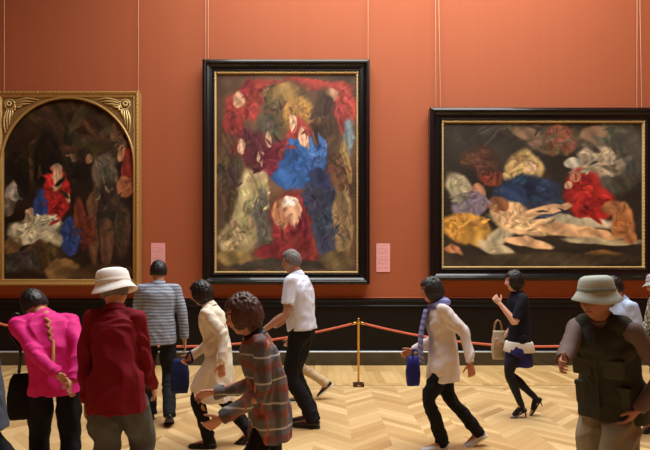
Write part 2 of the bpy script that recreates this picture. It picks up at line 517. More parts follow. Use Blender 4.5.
    for i in (0, 1):
        h, kn, an = legs[i]
        P, R = smooth_path([h, h.lerp(kn, .5), kn, kn.lerp(an, .35), kn.lerp(an, .75), an], [.066 * k, .060 * k, .046 * k, .047 * k, .036 * k, .032 * k], 4)
        b.tube(P, R)
        ball, a2, fd, lt, up = ff[i]
        b.tube([an, an + fd * .05 * k - up * .035 * k, ball + up * .032 * k, ball + fd * .05 * k + up * .026 * k], [.034 * k, .031 * k, .024 * k, .016 * k])
        s_, el, w = armj[i]
        P, R = smooth_path([s_, s_.lerp(el, .4), el, el.lerp(w, .3), w], [.046 * k, .042 * k, .035 * k, .036 * k, .024 * k], 4)
        b.tube(P, R)
        c = P3.lerp(s_, .5)
        b.tube([P3 - V((0, 0, .02)), c - V((0, 0, .006)), s_], [.034 * k, .036 * k, .044 * k])
        t = thumbs[i]
        t = Minv @ V(t) if t is not None else V((1, 0, .15))
        hand(b, w, (w - el).normalized() , t, 1 - 2 * i, k * .88, curl[i])
    b.tube([P3 - nd * .03, P4, HC + hr @ V((-.022, 0, -.045)) * hk], [.058 * k, .054 * k, .056 * k], n=20)
    hs = head_shape(hk)
    b.loft([[HC + hr @ p for p in row] for row in hs])
    for sg in (1, -1):
        b.ellipsoid(HC + hr @ V((-.004, sg * .077, -.008)) * hk, [hr @ V((.016, 0, -.004)) * hk, hr @ V((.003, .009, 0)) * hk, hr @ V((0, sg * .005, .031)) * hk])
    me = remesh(b, vox, 2)
    co = getv(me)
    hm = np.array((hr.transposed()), np.float32); q = (co - np.array(HC, np.float32)) @ hm.T / hk
    base = np.array(lin(skin), np.float32); cols = np.tile(base, (len(co), 1))
    fr = q[:, 0] > .04
    ay = np.abs(q[:, 1]); z = q[:, 2]; rr = np.abs(q).max(axis=1) < .13
    def put(mask, c): cols[mask & fr & rr] = lin(c)
    dark = tuple(int(x * .35) for x in skin)
    put((ay > .012) & (ay < .050) & (np.abs(z - .030 + (ay - .03) ** 2 * 8) < .0055), (48, 34, 28))
    put((ay < .022) & (np.abs(z + .056) < .009), (168, 92, 84))
    put((ay < .022) & (np.abs(z + .056) < .0022), (95, 48, 44))
    put((np.abs(ay - .031) < .0155) & (np.abs(z - .006) < .0065), (60, 42, 36))
    put((np.abs(ay - .031) < .012) & (np.abs(z - .005) < .0045), (225, 215, 205))
    put((np.abs(ay - .031) < .0055) & (np.abs(z - .005) < .0055), (30, 20, 18))
    put((ay > .004) & (ay < .011) & (np.abs(z + .037) < .004), dark)
    chk = fr & rr & (np.abs(ay - .042) < .02) & (np.abs(z + .025) < .018)
    cols[chk] = cols[chk] * np.array((1.06, .88, .86), np.float32)
    color_attr(me, cols)
    link('body', me, E, SKIN, True)
    # ---- lower garment
    if bottom == 'trousers':
        t = Buf(); tk = .018 if hem < -.03 else 0.0
        R = [ering(P0 + V((0, 0, -.09 * k)), V((0, 0, 1)), .144 * k * hipfat - tk, .108 * k - tk), ering(P0 + V((0, 0, -.04 * k)), V((0, 0, 1)), .156 * k * hipfat - tk, .118 * k - tk),
             ering(P0, P1 - P0, .156 * k * hipfat - tk, .118 * k - tk), ering(P0.lerp(P1, .6), P1 - P0, .146 * k * hipfat - tk, .112 * k - tk), ering(P0.lerp(P1, .8), P1 - P0, .142 * k * hipfat - tk, .109 * k - tk)]
        t.loft(R)
        for i in (0, 1):
            h, kn, an = legs[i]
            down = (an - kn).normalized()
            P, Rr = smooth_path([h, h.lerp(kn, .5), kn, kn.lerp(an, .5), an + down * .035 * k], [.092 * k - tk, .084 * k * legw, .070 * k * legw, .064 * k * legw, .062 * k * legw], 4)
            t.tube(P, Rr, n=18, r1=False)
        m = remesh(t, vox * 1.25, 5); wrinkle(m, wr * 1.2, (8, 8, 5), seed)
        link('trousers', m, E, bmat, True)
    else:
        t = Buf(); R = []
        z1 = skirt[1]
        for i in range(8):
            f = 1 - i / 7
            R.append(ering(P0 + V((0, 0, .05 * k - (z1) * f)), V((0, 0, 1)), (.150 + .02 * f) * k * hipfat, (.112 + .035 * f) * k, 40, 2.1))
        t.loft(R)
        for i in (0, 1):
            h, kn, an = legs[i]; t.tube([h.lerp(kn, .38), h.lerp(kn, min(.9, (z1 - .16) / (.245 * H)))], [.095 * k, .088 * k], n=20, r1=False)
        m = remesh(t, vox * 1.2, 3); wrinkle(m, .006, (16, 16, 1.5), seed)
        link('skirt', m, E, bmat, True)
        t = Buf()
        for i in (0, 1):
            h, kn, an = legs[i]; ball, a2, fd, lt, up = ff[i]
            P, R = smooth_path([h, h.lerp(kn, .5), kn, kn.lerp(an, .35), kn.lerp(an, .75), an, an + fd * .06 * k - up * .03 * k, ball + up * .03 * k], [.078 * k, .068 * k, .053 * k, .054 * k, .040 * k, .036 * k, .033 * k, .027 * k], 4)
            t.tube(P, R)
        link('tights', remesh(t, vox, 2), E, tightmat, True)
    # ---- upper garment
    g = .014 * topfat
    t = Buf(); torso(t, g, lowest=hem * H if hem < 0 else 0, flare=flare) if hem <= 0 else None
    for i in (0, 1):
        s_, el, w = armj[i]
        c = P3.lerp(s_, .5) - dirv(lean[1]) * .006
        t.tube([P3 - dirv(lean[1]) * .03, c, s_], [.046 * k, .050 * k, .056 * k])
        if sleeve > .6:
            e = el.lerp(w, min(1, (sleeve - .5) / .5))
            P, R = smooth_path([s_, s_.lerp(el, .5), el, e], [.058 * k, (.054 + g * .25) * k, (.047 + g * .25) * k, (.037 + g * .3) * k], 5)
        else:
            e = s_.lerp(el, sleeve * 2)
            P, R = smooth_path([s_, s_.lerp(e, .5), e], [.058 * k, .056 * k, .057 * k], 5)
        t.tube(P, R, n=18, r1=False)
    zl = P0.z + hem * H
    if hem < -.05:
        for i in (0, 1):
            h, kn, an = legs[i]; pts = [h]; last = h
            for a_, b_ in ((h, kn), (kn, an)):
                for q in range(1, 9):
                    p = a_.lerp(b_, q / 8)
                    if p.z < zl + .09: break
                    pts.append(p)
                else: continue
                break
            if len(pts) > 1: t.tube(pts, [(.100 + .2 * g) * k] * len(pts), n=20)
    m = remesh(t, vox * 1.25, 5); wrinkle(m, wr * (.4 if vest else 1), (8, 8, 5), seed + 3)
    T = link(top_name, m, E, top, True)
    if collar:
        c = Buf(); R = []
        for dz, r in ((-.012, .078), (.012, .070), (.034, .066), (.036, .060), (.012, .058)):
            R.append(ering(P3 + nd * (dz * k), nd, r * k, r * k, 24, 2))
        c.loft(R, cap=False); build('collar', c, top if collar is True else collar, T, True)
    if vest:
        t = Buf(); torso(t, .036, lowest=vest['hem'] * H)
        for i in (0, 1):
            s_ = armj[i][0]
            t.tube([P3 - dirv(lean[1]) * .02, P3.lerp(s_, .62)], [.066 * k, .070 * k])
        m = remesh(t, vox * 1.25, 5); wrinkle(m, .008, (8, 8, 5), seed + 9)
        VV = link('vest', m, E, vest['mat'], True)
        for sg in (1, -1):
            for zz, sz in ((.03, (.03, .13, .12)), (.22, (.03, .11, .09))):
                c = P0 + (P3 - P0) * (zz * 1.9) + V((.128 * k - (.02 if zz < .1 else 0.005), sg * .085, 0))
                pb = Buf(); pb.box(c, sz, Matrix.Rotation(rad(lean[0]), 3, 'Y')); pb.box(c + V((.006, 0, sz[2] / 2)), (.034, sz[1] + .01, .03), Matrix.Rotation(rad(lean[0]), 3, 'Y'))
                build('pocket', pb, vest['pocket'], VV, False, .008)
        zb = Buf(); zp = []
        for f in np.linspace(0, 1, 9): zp.append(P0.lerp(P3, f * .85) + V((.147 * k - .02 * f, 0, vest['hem'] * H * .6 * (1 - f))))
        zb.tube(zp, [.006] * 9, n=6); build('zip', zb, vest['pocket'], VV, True)
    # ---- hair and hat
    hb = Buf()
    hb.loft([[HC + hr @ p for p in row] for row in hair_shape(hk, hair, seed)])
    if hair == 'bun': hb.ellipsoid(HC + hr @ V((-.115, 0, .02)) * hk, [hr @ V((.035, 0, 0)), hr @ V((0, .035, 0)), hr @ V((0, 0, .035))])
    if hair != 'none': build('hair', hb, hairmat, E, True)
    if hat:
        hatlow = .036
        hw, hh_, br, dr = hat                       # crown radius, crown height, brim width, brim droop
        prof = [(0, hh_ * .97), (hw * .35, hh_), (hw * .62, hh_ * .985), (hw * .82, hh_ * .9), (hw * .93, hh_ * .74), (hw * .985, hh_ * .5), (hw, .03), (hw + .004, .006), (hw + br * .5, -dr * .4), (hw + br, -dr),
                (hw + br, -dr - .004), (hw + br * .5, -dr * .4 - .006), (hw - .002, 0), (hw - .006, .03), (hw * .88, hh_ * .8), (hw * .5, hh_ * .93), (0, hh_ * .93)]
        b2 = Buf(); R = []
        for r, z_ in prof:
            ring = []
            for j in range(40):
                a = 2 * PI * j / 40
                wob = 1 + .05 * math.sin(3 * a + seed) * max(0, (r - hw) / max(br, .01)) + .02 * noise.noise(V((math.cos(a) * 2, math.sin(a) * 2, z_ * 9 + seed)))
                zz = z_ + (.012 * math.sin(2 * a + seed) if r > hw + .002 else 0) - (.012 if (r < hw * .3 and z_ > 0) else 0)
                p = V((math.cos(a) * max(r, .001) * 1.12 * wob - .008, math.sin(a) * max(r, .001) * wob, zz + hatlow))
                ring.append(HC + hr @ (Matrix.Rotation(rad(-4), 3, 'Y') @ p) * 1.0)
            R.append(ring)
        b2.loft(R)
        HT = build('hat', b2, hatmat, E, True)
        b3 = Buf(); R = []
        for r, z_ in ((hw * 1.0 + .002, .010), (hw * 1.0 + .004, .012), (hw * .985 + .004, .036), (hw * .98, .038)):
            R.append([HC + hr @ (Matrix.Rotation(rad(-4), 3, 'Y') @ V((math.cos(2 * PI * j / 40) * r * 1.12 - .008, math.sin(2 * PI * j / 40) * r, z_ + hatlow))) for j in range(40)])
        b3.loft(R, cap=False); build('hat_band', b3, hatband or hatmat, HT, True)
    for i in (0, 1):
        ball, an, fd, lt, up = ff[i]
        shoe(E, ball, fd, lt, up, k, shoekind, shoemat, solemat or M['sole'])
    tag(E, label, 'person')
    J = dict(P0=P0, P1=P1, P2=P2, P3=P3, HC=HC, sh=sh, arm=armj, hr=hr, E=E, k=k, Minv=Minv, loc=loc, ering=ering, nd=nd)
    W = Matrix.Translation(root) @ Matrix.Rotation(th, 4, 'Z')
    J['W'] = lambda p: W @ p
    return J

def bag(name, label, cat, c, w, h, d, rz, mat, strapmat, strap=None, handle=False, flap=True, group=None):
    """soft bag: bulging body, flap, buckle, strap through the given world points; its origin is the middle of the bag"""
    E = empty(name, c, rz); tag(E, label, cat, group)
    R = []
    for i in range(11):
        f = i / 10; z = (f - .5) * h
        bul = math.sin(PI * min(max(f * .9 + .06, 0), 1)) ** .45
        sag = 1.06 - .14 * f
        ring = []
        for j in range(36):
            a = 2 * PI * j / 36; ca, sa = math.cos(a), math.sin(a)
            x = math.copysign(abs(ca) ** .55, ca) * w / 2 * sag * (.6 + .4 * bul); y = math.copysign(abs(sa) ** .6, sa) * d / 2 * bul * (1.2 - .5 * f)
            nn = noise.noise(V((x * 14, y * 14, z * 14 + w * 50))) * .008
            ring.append(V((x + nn, y + nn, z)))
        R.append(ring)
    b = Buf(); b.loft(R); build('bag_body', b, mat, E, True)
    if flap:
        f = Buf(); R = []
        for i in range(7):
            u = i / 6; z = h * .5 + .006 - u * h * .45
            y0 = -d / 2 * (.75 + .45 * u) - .006
            R.append([V((x * w * .47 * (1 - .12 * u * u), y, z)) for x, y in ((-1, y0), (-.5, y0 - .004), (.5, y0 - .004), (1, y0), (1, y0 + .01), (-1, y0 + .01))])
        f.loft(R); fl = build('flap', f, mat, E, True)
        q = Buf(); q.box((0, -d / 2 * 1.2 - .012, h * .08), (.03, .008, .02)); build('buckle', q, M['brass'], fl, False, .002)
    if handle:
        q = Buf()
        for yy in (-.2, .2):
            q.tube([V((w * .3 * math.cos(PI * i / 12), d * yy, h / 2 + .13 * math.sin(PI * i / 12) - .01)) for i in range(13)], [.006] * 13, n=8)
        build('handle', q, strapmat, E, True)
    if strap:
        Mi = Matrix.Rotation(-rz, 3, 'Z')
        pts = [Mi @ (V(p) - V(c)) for p in strap]
        P, R2 = smooth_path(pts, [.010] * len(pts), 6)
        q = Buf(); q.tube(P, R2, n=8); build('strap', q, strapmat, E, True)
    return E

M = {}
M['sole'] = hard('rubber_sole', (40, 36, 34), .7)
M['brass'] = hard('brass', (205, 160, 84), .28, 1.0, scale=60, var=.15)
M['wall'] = wall_material()
M['floor'] = parquet_material()
M['black_wood'] = hard('black_stained_wood', (15, 12, 10), .42, 0, .25, 12, .3, .04)
M['ledge'] = hard('polished_black_moulding', (18, 16, 16), .2, 0, .7, 12, .2, .02, coat=.6)
M['ebony'] = hard('ebonised_frame', (12, 12, 13), .28, 0, .35, 14, .3, .02, coat=.35)
M['gilt'] = hard('gilding', (176, 138, 78), .42, .35, .5, 40, .28, .25)
M['gilt_dark'] = hard('worn_gilding', (140, 110, 62), .5, .3, .5, 30, .35, .3)
M['gilt_pale'] = hard('pale_gilding', (206, 176, 116), .38, .35, .5, 50, .25, .2)
M['plaster'] = hard('ceiling_plaster', (150, 142, 128), .9, 0, .2, 3, .04, .02)
M['rope'] = cloth('salmon_rope', (205, 104, 78), .7, .1, .3, 90, .6)
M['wire'] = hard('steel_wire', (200, 150, 118), .5, .2, .4)
M['placard'] = None

# ------------------------------------------------------------------ room
YW = 8.8; XL, XR, YB, ZC = -9.0, 9.0, -5.0, 8.6
def slab(name, c, d, mat, kind='structure'):
    b = Buf(); b.box((0, 0, 0), d); o = build(name, b, mat); o.location = c; o['kind'] = kind; return o
b = Buf(); b.add([(XL, YB, 0), (XR, YB, 0), (XR, YW, 0), (XL, YW, 0)], [(0, 1, 2, 3)]); tag(build('floor', b, M['floor']), kind='structure')
b = Buf(); b.box(((XL + XR) / 2, YW + .1, ZC / 2), (XR - XL, .2, ZC)); tag(build('wall_back', b, M['wall']), kind='structure')
b = Buf(); b.box((XL - .1, (YB + YW) / 2, ZC / 2), (.2, YW - YB + .4, ZC)); tag(build('wall_left', b, M['wall']), kind='structure')
b = Buf(); b.box((XR + .1, (YB + YW) / 2, ZC / 2), (.2, YW - YB + .4, ZC)); tag(build('wall_right', b, M['wall']), kind='structure')
b = Buf(); b.box((0, YB - .1, ZC / 2), (XR - XL, .2, ZC)); tag(build('wall_front', b, M['wall']), kind='structure')
# ceiling with an opening for the glazed laylight
LX0, LX1, LY0, LY1 = -2.4, 5.2, 2.6, 8.2
b = Buf()
for x0, x1, y0, y1 in ((XL, XR, YB, LY0), (XL, XR, LY1, YW), (XL, LX0, LY0, LY1), (LX1, XR, LY0, LY1)):
    b.box(((x0 + x1) / 2, (y0 + y1) / 2, ZC + .1), (x1 - x0, y1 - y0, .2))
tag(build('ceiling', b, M['plaster']), kind='structure')
t = NT('laylight_glass'); t.b.inputs['Emission Color'].default_value = (.86, .94, 1, 1); t.b.inputs['Emission Strength'].default_value = 2.2
t.b.inputs['Base Color'].default_value = (.7, .7, .7, 1)
b = Buf(); b.box(((LX0 + LX1) / 2, (LY0 + LY1) / 2, ZC + .12), (LX1 - LX0, LY1 - LY0, .03)); tag(build('window_1', b, t.m), kind='structure')
b = Buf()
for i in range(1, 8): b.box((LX0 + (LX1 - LX0) * i / 8, (LY0 + LY1) / 2, ZC + .08), (.05, LY1 - LY0, .05))
for i in range(1, 4): b.box(((LX0 + LX1) / 2, LY0 + (LY1 - LY0) * i / 4, ZC + .078), (LX1 - LX0, .05, .05))
tag(build('trim_3', b, M['plaster']), kind='structure')

def xprof(name, prof, mat, x0=XL, x1=XR):
    """moulding that runs along the back wall: prof = (distance from the wall, height)"""
    b = Buf(); b.loft([[V((x, YW - d, z)) for d, z in prof] for x in (x0, x1)])
    return tag(build(name, b, mat), kind='structure')
xprof('trim_1', [(0, .20), (.045, .20), (.045, 1.00), (.070, 1.008), (.078, 1.018), (.078, 1.030), (.062, 1.045), (.062, 1.10), (.075, 1.12), (.07, 1.14), (.03, 1.155), (0, 1.16)], M['black_wood'])
xprof('baseboard_back', [(0, 0), (.13, 0), (.13, .215), (.135, .225), (.135, .235), (.125, .25), (.105, .262), (.08, .268), (.045, .27), (0, .27)], M['ledge'])
xprof('trim_2', [(0, 1.16), (.03, 1.16), (.036, 1.168), (.032, 1.178), (.01, 1.184), (0, 1.184)], M['wall'])

xprof('trim_4', [(.13 + .016 * math.sin(PI * i / 8), .236 - .016 * math.cos(PI * i / 8)) for i in range(9)], hard('ledge_highlight_strip', (176, 186, 192), .3, .3, .5, 20, .1, .02))  # pale strip added to brighten the reflected line along the glossy baseboard ledge

# ------------------------------------------------------------------ paintings
def sweep_frame(buf, x0, x1, z0, z1, prof):
    """mitred frame: prof = (inset from the outer edge, distance from the wall)"""
    R = []
    for ins, dep in prof:
        R.append([V((x0 + ins, -dep, z0 + ins)), V((x1 - ins, -dep, z0 + ins)), V((x1 - ins, -dep, z1 - ins)), V((x0 + ins, -dep, z1 - ins))])
    o = len(buf.v)
    n = len(R)
    for r in R: buf.v += [tuple(p) for p in r]
    for i in range(n):
        for j in range(4):
            a = o + i * 4 + j; b_ = o + i * 4 + (j + 1) % 4; c = o + ((i + 1) % n) * 4 + (j + 1) % 4; d = o + ((i + 1) % n) * 4 + j
            buf.f.append((a, b_, c, d))
def beads(buf, x0, x1, z0, z1, dep, step, r):
    def run(a, b_, ax):
        L = (b_ - a).length; n = int(L / step)
        for i in range(n + 1):
            c = a.lerp(b_, i / n)
            u = (b_ - a).normalized()
            q = Matrix.Rotation(rad(35), 3, 'Y') @ u
            pr = V((q.z, 0, -q.x))
            buf.ellipsoid(c, [q * (r * 1.7), V((0, r, 0)), pr * r], 6, 4)
    run(V((x0, -dep, z0)), V((x1, -dep, z0)), 0); run(V((x0, -dep, z1)), V((x1, -dep, z1)), 0)
    run(V((x0, -dep, z0)), V((x0, -dep, z1)), 2); run(V((x1, -dep, z0)), V((x1, -dep, z1)), 2)

PAINT = vcol('oil_paint', .5, .2, .15, 60, coat=.06)
def canvas(parent, x0, x1, z0, z1, dep, base, blobs, seed, nx=250, gain=1.0):
    """an unspecific arrangement of soft brushed patches of colour"""
    nz = int(nx * (z1 - z0) / (x1 - x0))
    U, W = np.meshgrid(np.linspace(0, 1, nx), np.linspace(0, 1, nz))
    rs = np.random.RandomState(seed); asp = (z1 - z0) / (x1 - x0)
    def vn(fu, fv, ang=0.0):
        X = U * math.cos(ang) + W * asp * math.sin(ang); Y = -U * math.sin(ang) + W * asp * math.cos(ang)
        X = (X + 2) * fu; Y = (Y + 2) * fv
        G = rs.rand(int(6 * fu) + 3, int(6 * fv) + 3) * 2 - 1
        i, j = X.astype(int), Y.astype(int); a, b_ = X - i, Y - j; a = a * a * (3 - 2 * a); b_ = b_ * b_ * (3 - 2 * b_)
        return (G[i, j] * (1 - a) + G[i + 1, j] * a) * (1 - b_) + (G[i, j + 1] * (1 - a) + G[i + 1, j + 1] * a) * b_
    du = vn(7, 7) * .022 + vn(22, 22) * .009; dv = vn(7, 7) * .022 + vn(22, 22) * .009
    c = np.zeros((nz, nx, 3)); c[:] = base
    c *= (1 + .30 * vn(5, 5) + .15 * vn(14, 14))[..., None]
    st = vn(14, 60, .6) * .6 + vn(60, 18, .4) * .5
    bl = []
    for q in blobs:
        u, v, ru, rv, ro, col, soft = q
        if col[0] > 175 and 110 < col[1] < 182 and ru < .09: ru *= .66; rv *= .8; col = tuple(x * .92 for x in col)
        bl.append((u, v, ru, rv, ro, col, soft))
        for _ in range(18 if ru > .055 and rv > .05 else 0):                      # smaller dabs of a lighter or darker tone
            a_, rr_ = rs.uniform(0, 6.28), rs.uniform(.2, .9)
            x_, y_ = math.cos(a_) * ru * rr_, math.sin(a_) * rv * rr_
            ca, sa = math.cos(rad(ro)), math.sin(rad(ro))
            f = rs.choice([.76, .86, .93, 1.1, 1.18]) if max(col) > 60 else rs.choice([.85, 1.2, 1.4])
            bl.append((u + x_ * ca - y_ * sa, v - (x_ * sa + y_ * ca), ru * rs.uniform(.08, .36), rv * rs.uniform(.06, .26), ro + rs.uniform(-50, 50), tuple(np.clip(np.array(col) * f + rs.uniform(-6, 6, 3), 4, 240)), .5))
    for _ in range(120):                        # loose small touches over the whole cloth
        q = bl[rs.randint(len(bl))]; sz = rs.uniform(.008, .022)
        bl.append((q[0] + rs.normal(0, .018), q[1] + rs.normal(0, .018), sz * 2.4, sz * .7, rs.uniform(0, 180), tuple(np.array(q[5]) * rs.uniform(.78, 1.12)), .9))
    for (u, v, ru, rv, ro, col, soft) in bl:
        v = 1 - v
        ca, sa = math.cos(rad(ro)), math.sin(rad(ro))
        X = (U + du - u); Y = (W + dv - v)
        p = (X * ca + Y * sa) / (ru * 1.16); q = (-X * sa + Y * ca) / (rv * 1.16)
        d = np.sqrt(p * p + q * q)
        if d.min() > 1.2: continue
        a = np.clip((1 - d) / (soft * .6) + .1 + .15 * st, 0, 1); a = a * a * (3 - 2 * a)
        fold = 1 + .14 * np.sin(p * 5 + q * 2 + u * 40) + .10 * st
        c = c * (1 - a[..., None]) + (np.array(col)[None, None, :] * fold[..., None]) * a[..., None]
    c = np.clip(c * (1 + .07 * st)[..., None] * gain, 3, 245) / 255
    c = np.where(c <= .04045, c / 12.92, ((c + .055) / 1.055) ** 2.4)
    vs = np.zeros((nz, nx, 3)); vs[..., 0] = x0 + (x1 - x0) * U; vs[..., 1] = -dep; vs[..., 2] = z0 + (z1 - z0) * W
    me = bpy.data.meshes.new('canvas')
    fs = [(j * nx + i, j * nx + i + 1, (j + 1) * nx + i + 1, (j + 1) * nx + i) for j in range(nz - 1) for i in range(nx - 1)]
    n0 = nx * nz
    vl = [tuple(p) for p in vs.reshape(-1, 3)]
    cs = [0, nx - 1, n0 - 1, n0 - nx]
    bk = [(x0, -dep + .02, z0), (x1, -dep + .02, z0), (x1, -dep + .02, z1), (x0, -dep + .02, z1)]
    vl += bk; fs.append((n0 + 3, n0 + 2, n0 + 1, n0))
    me.from_pydata(vl, [], fs); me.update()
    cc = np.concatenate([c.reshape(-1, 3), np.tile([[.05, .04, .03]], (4, 1))])
    color_attr(me, cc)
    return link('canvas', me, parent, PAINT)

SW = F / (YW - .15)                   # picture scale at the depth of the frames
def fx(px): return (px - 325) / SW
def fz(py): return CAMZ - (py - HOR) / SW

def ebony_frame(name, label, X0, X1, Y0, Y1, wpx, base, blobs, seed, wires, gain=1.0):
    x0, x1, z0, z1 = fx(X0), fx(X1), fz(Y1), fz(Y0)
    cx = (x0 + x1) / 2
    E = empty(name, (cx, YW - .05, z0)); tag(E, label, 'painting')
    a0, a1, b0, b1 = x0 - cx, x1 - cx, 0.0, z1 - z0
    w = wpx / SW
    prof = [(0, .0), (0, .15), (.012, .165), (.03, .17)]
    for i in range(7): prof.append((.03 + .05 * i / 6, .17 + .032 * math.sin(PI * i / 6)))
    prof += [(.085, .150), (.115, .128), (w * .72, .118)]
    for i in range(6): prof.append((w * .72 + w * .13 * i / 5, .118 + .018 * math.sin(PI * i / 5)))
    prof += [(w * .87, .105), (w * .9, .10), (w * .9, .0)]
    b = Buf(); sweep_frame(b, a0, a1, b0, b1, prof); build('frame', b, M['ebony'], E)
    b = Buf(); sweep_frame(b, a0 + w * .88, a1 - w * .88, b0 + w * .88, b1 - w * .88, [(0, .06), (0, .108), (w * .05, .116), (w * .1, .112), (w * .14, .09), (w * .14, .06)])
    beads(b, a0 + w * .945, a1 - w * .945, b0 + w * .945, b1 - w * .945, .114, .062, .012)
    build('gilt_slip', b, M['gilt_pale'], E, False)
    canvas(E, a0 + w, a1 - w, b0 + w, b1 - w, .075, base, blobs, seed, gain=gain)
    for wx0, wx1 in wires:
        b = Buf(); b.tube([V((fx(wx0) - cx, -.012, b1 - .05)), V((fx(wx1) - cx, -.012, ZC - z0 - .02))], [.006, .006], n=6)
        build('hanging_wire', b, M['wire'], E, True)
    return E

CENTRE = [
 (.25, .13, .20, .10, 15, (120, 48, 40), .5), (.12, .30, .07, .16, 0, (112, 42, 38), .5), (.62, .06, .34, .04, 0, (130, 52, 42), .5), (.90, .17, .09, .12, 20, (135, 55, 46), .5),
 (.10, .60, .10, .30, 0, (64, 52, 38), .8), (.50, .18, .18, .14, 0, (88, 70, 46), .7), (.36, .33, .10, .14, 0, (70, 64, 50), .6),
 (.16, .12, .06, .07, 30, (184, 140, 108), .5), (.82, .12, .07, .05, -20, (182, 138, 106), .5), (.77, .30, .10, .22, 0, (60, 44, 34), .7), (.95, .32, .05, .10, 0, (96, 106, 108), .6),
 (.50, .10, .08, .05, 0, (122, 96, 56), .5), (.58, .21, .10, .09, 0, (140, 104, 56), .5),
 (.30, .40, .16, .10, -30, (78, 36, 40), .5), (.46, .42, .14, .08, 20, (96, 36, 44), .5), (.60, .36, .10, .12, 10, (132, 54, 48), .5),
 (.62, .44, .17, .10, 15, (42, 72, 120), .4), (.54, .52, .14, .05, 0, (48, 82, 132), .4), (.72, .38, .07, .07, 0, (58, 88, 136), .4),
 (.62, .33, .05, .06, 0, (214, 170, 136), .5), (.55, .26, .045, .05, 0, (205, 165, 130), .4), (.37, .33, .035, .045, 0, (192, 148, 116), .4), (.17, .37, .04, .05, 0, (190, 150, 122), .4), (.31, .40, .04, .04, 0, (198, 160, 132), .4),
 (.33, .52, .06, .05, 0, (206, 168, 138), .4), (.24, .68, .12, .22, -18, (158, 144, 104), .5), (.14, .84, .12, .10, 0, (142, 126, 92), .5), (.33, .74, .06, .16, 0, (92, 86, 76), .5),
 (.57, .78, .18, .20, 0, (118, 44, 44), .5), (.46, .90, .18, .05, 0, (106, 40, 42), .5), (.47, .70, .06, .08, -20, (150, 104, 76), .5), (.55, .70, .07, .10, 20, (206, 160, 126), .5), (.53, .64, .05, .03, 0, (204, 192, 172), .4),
 (.75, .62, .13, .14, 10, (50, 52, 66), .5), (.78, .78, .10, .14, 0, (54, 58, 74), .5), (.74, .52, .10, .05, -20, (42, 46, 72), .5),
 (.90, .76, .07, .22, 0, (122, 100, 68), .6), (.88, .50, .08, .10, 0, (84, 58, 42), .5), (.94, .44, .03, .12, 10, (128, 104, 62), .4), (.12, .93, .13, .04, 0, (126, 106, 66), .5), (.55, .97, .45, .03, 0, (58, 52, 44), .5), (.86, .95, .12, .05, 0, (88, 74, 50), .5)]
ebony_frame('framed_painting', 'tall painting of red, blue and gold patches in black frame, middle of the wall', 203, 369.5, 60.5, 284.5, 13, (84, 62, 46), CENTRE, 3, [(204.5, 204.5), (207, 207.5), (368.5, 368.5)], gain=1.12)
RIGHT = [
 (.5, .08, .5, .08, 0, (54, 48, 38), .8), (.88, .25, .16, .25, 0, (74, 70, 60), .8), (.55, .12, .14, .08, 0, (88, 72, 54), .6), (.60, .11, .06, .09, 20, (116, 70, 50), .5), (.76, .08, .07, .05, 0, (124, 96, 74), .5), (.42, .06, .06, .04, 0, (110, 84, 64), .5),
 (.08, .50, .06, .16, 20, (150, 136, 108), .5), (.80, .25, .13, .07, -35, (158, 142, 116), .5), (.74, .33, .10, .06, 10, (150, 132, 104), .5), (.66, .27, .08, .05, 0, (188, 176, 152), .4),
 (.41, .33, .08, .14, 0, (166, 138, 88), .5), (.43, .31, .035, .05, 0, (214, 172, 136), .4), (.42, .52, .16, .14, 0, (34, 42, 58), .5), (.48, .62, .14, .08, 0, (40, 44, 56), .5), (.36, .50, .05, .08, 30, (44, 58, 86), .4),
 (.24, .38, .08, .06, 0, (112, 52, 38), .6), (.20, .26, .10, .12, 30, (70, 44, 32), .8),
 (.17, .50, .07, .07, 0, (178, 126, 90), .5), (.13, .58, .10, .08, 20, (110, 96, 104), .5), (.12, .74, .14, .10, -20, (196, 142, 62), .5), (.20, .80, .08, .08, -30, (204, 154, 72), .5), (.05, .88, .06, .03, 0, (192, 128, 84), .5),
 (.70, .48, .10, .16, 0, (140, 36, 32), .5), (.76, .56, .10, .12, -20, (148, 38, 32), .5), (.66, .38, .05, .05, 0, (180, 128, 96), .4), (.62, .44, .04, .03, 0, (200, 150, 116), .4),
 (.56, .68, .32, .05, -4, (190, 176, 142), .6), (.30, .78, .08, .10, -40, (184, 170, 134), .5), (.28, .88, .10, .05, -30, (176, 160, 124), .5), (.80, .82, .18, .03, 0, (174, 158, 120), .5),
 (.38, .66, .14, .09, -20, (208, 168, 120), .45), (.46, .72, .14, .07, -12, (212, 172, 124), .45), (.62, .75, .16, .045, -8, (206, 162, 114), .4), (.78, .77, .12, .03, -4, (196, 150, 104), .4), (.44, .84, .12, .03, -20, (210, 166, 120), .4), (.52, .60, .12, .03, 15, (204, 160, 116), .4), (.28, .58, .05, .06, 0, (120, 76, 48), .4),
 (.90, .66, .06, .12, 10, (172, 112, 66), .5), (.84, .58, .05, .05, 0, (150, 98, 62), .5), (.93, .78, .04, .07, 0, (180, 118, 72), .5), (.80, .92, .09, .03, 0, (120, 88, 46), .5), (.5, .96, .5, .05, 0, (64, 54, 38), .6)]
ebony_frame('framed_painting', 'wide painting of pale, yellow and crimson patches in black frame, rightmost on the wall', 429.5, 657, 108.5, 280.5, 14, (46, 39, 31), RIGHT, 5, [(442, 437.5), (437, 436.5), (645, 641), (640, 640.5)])

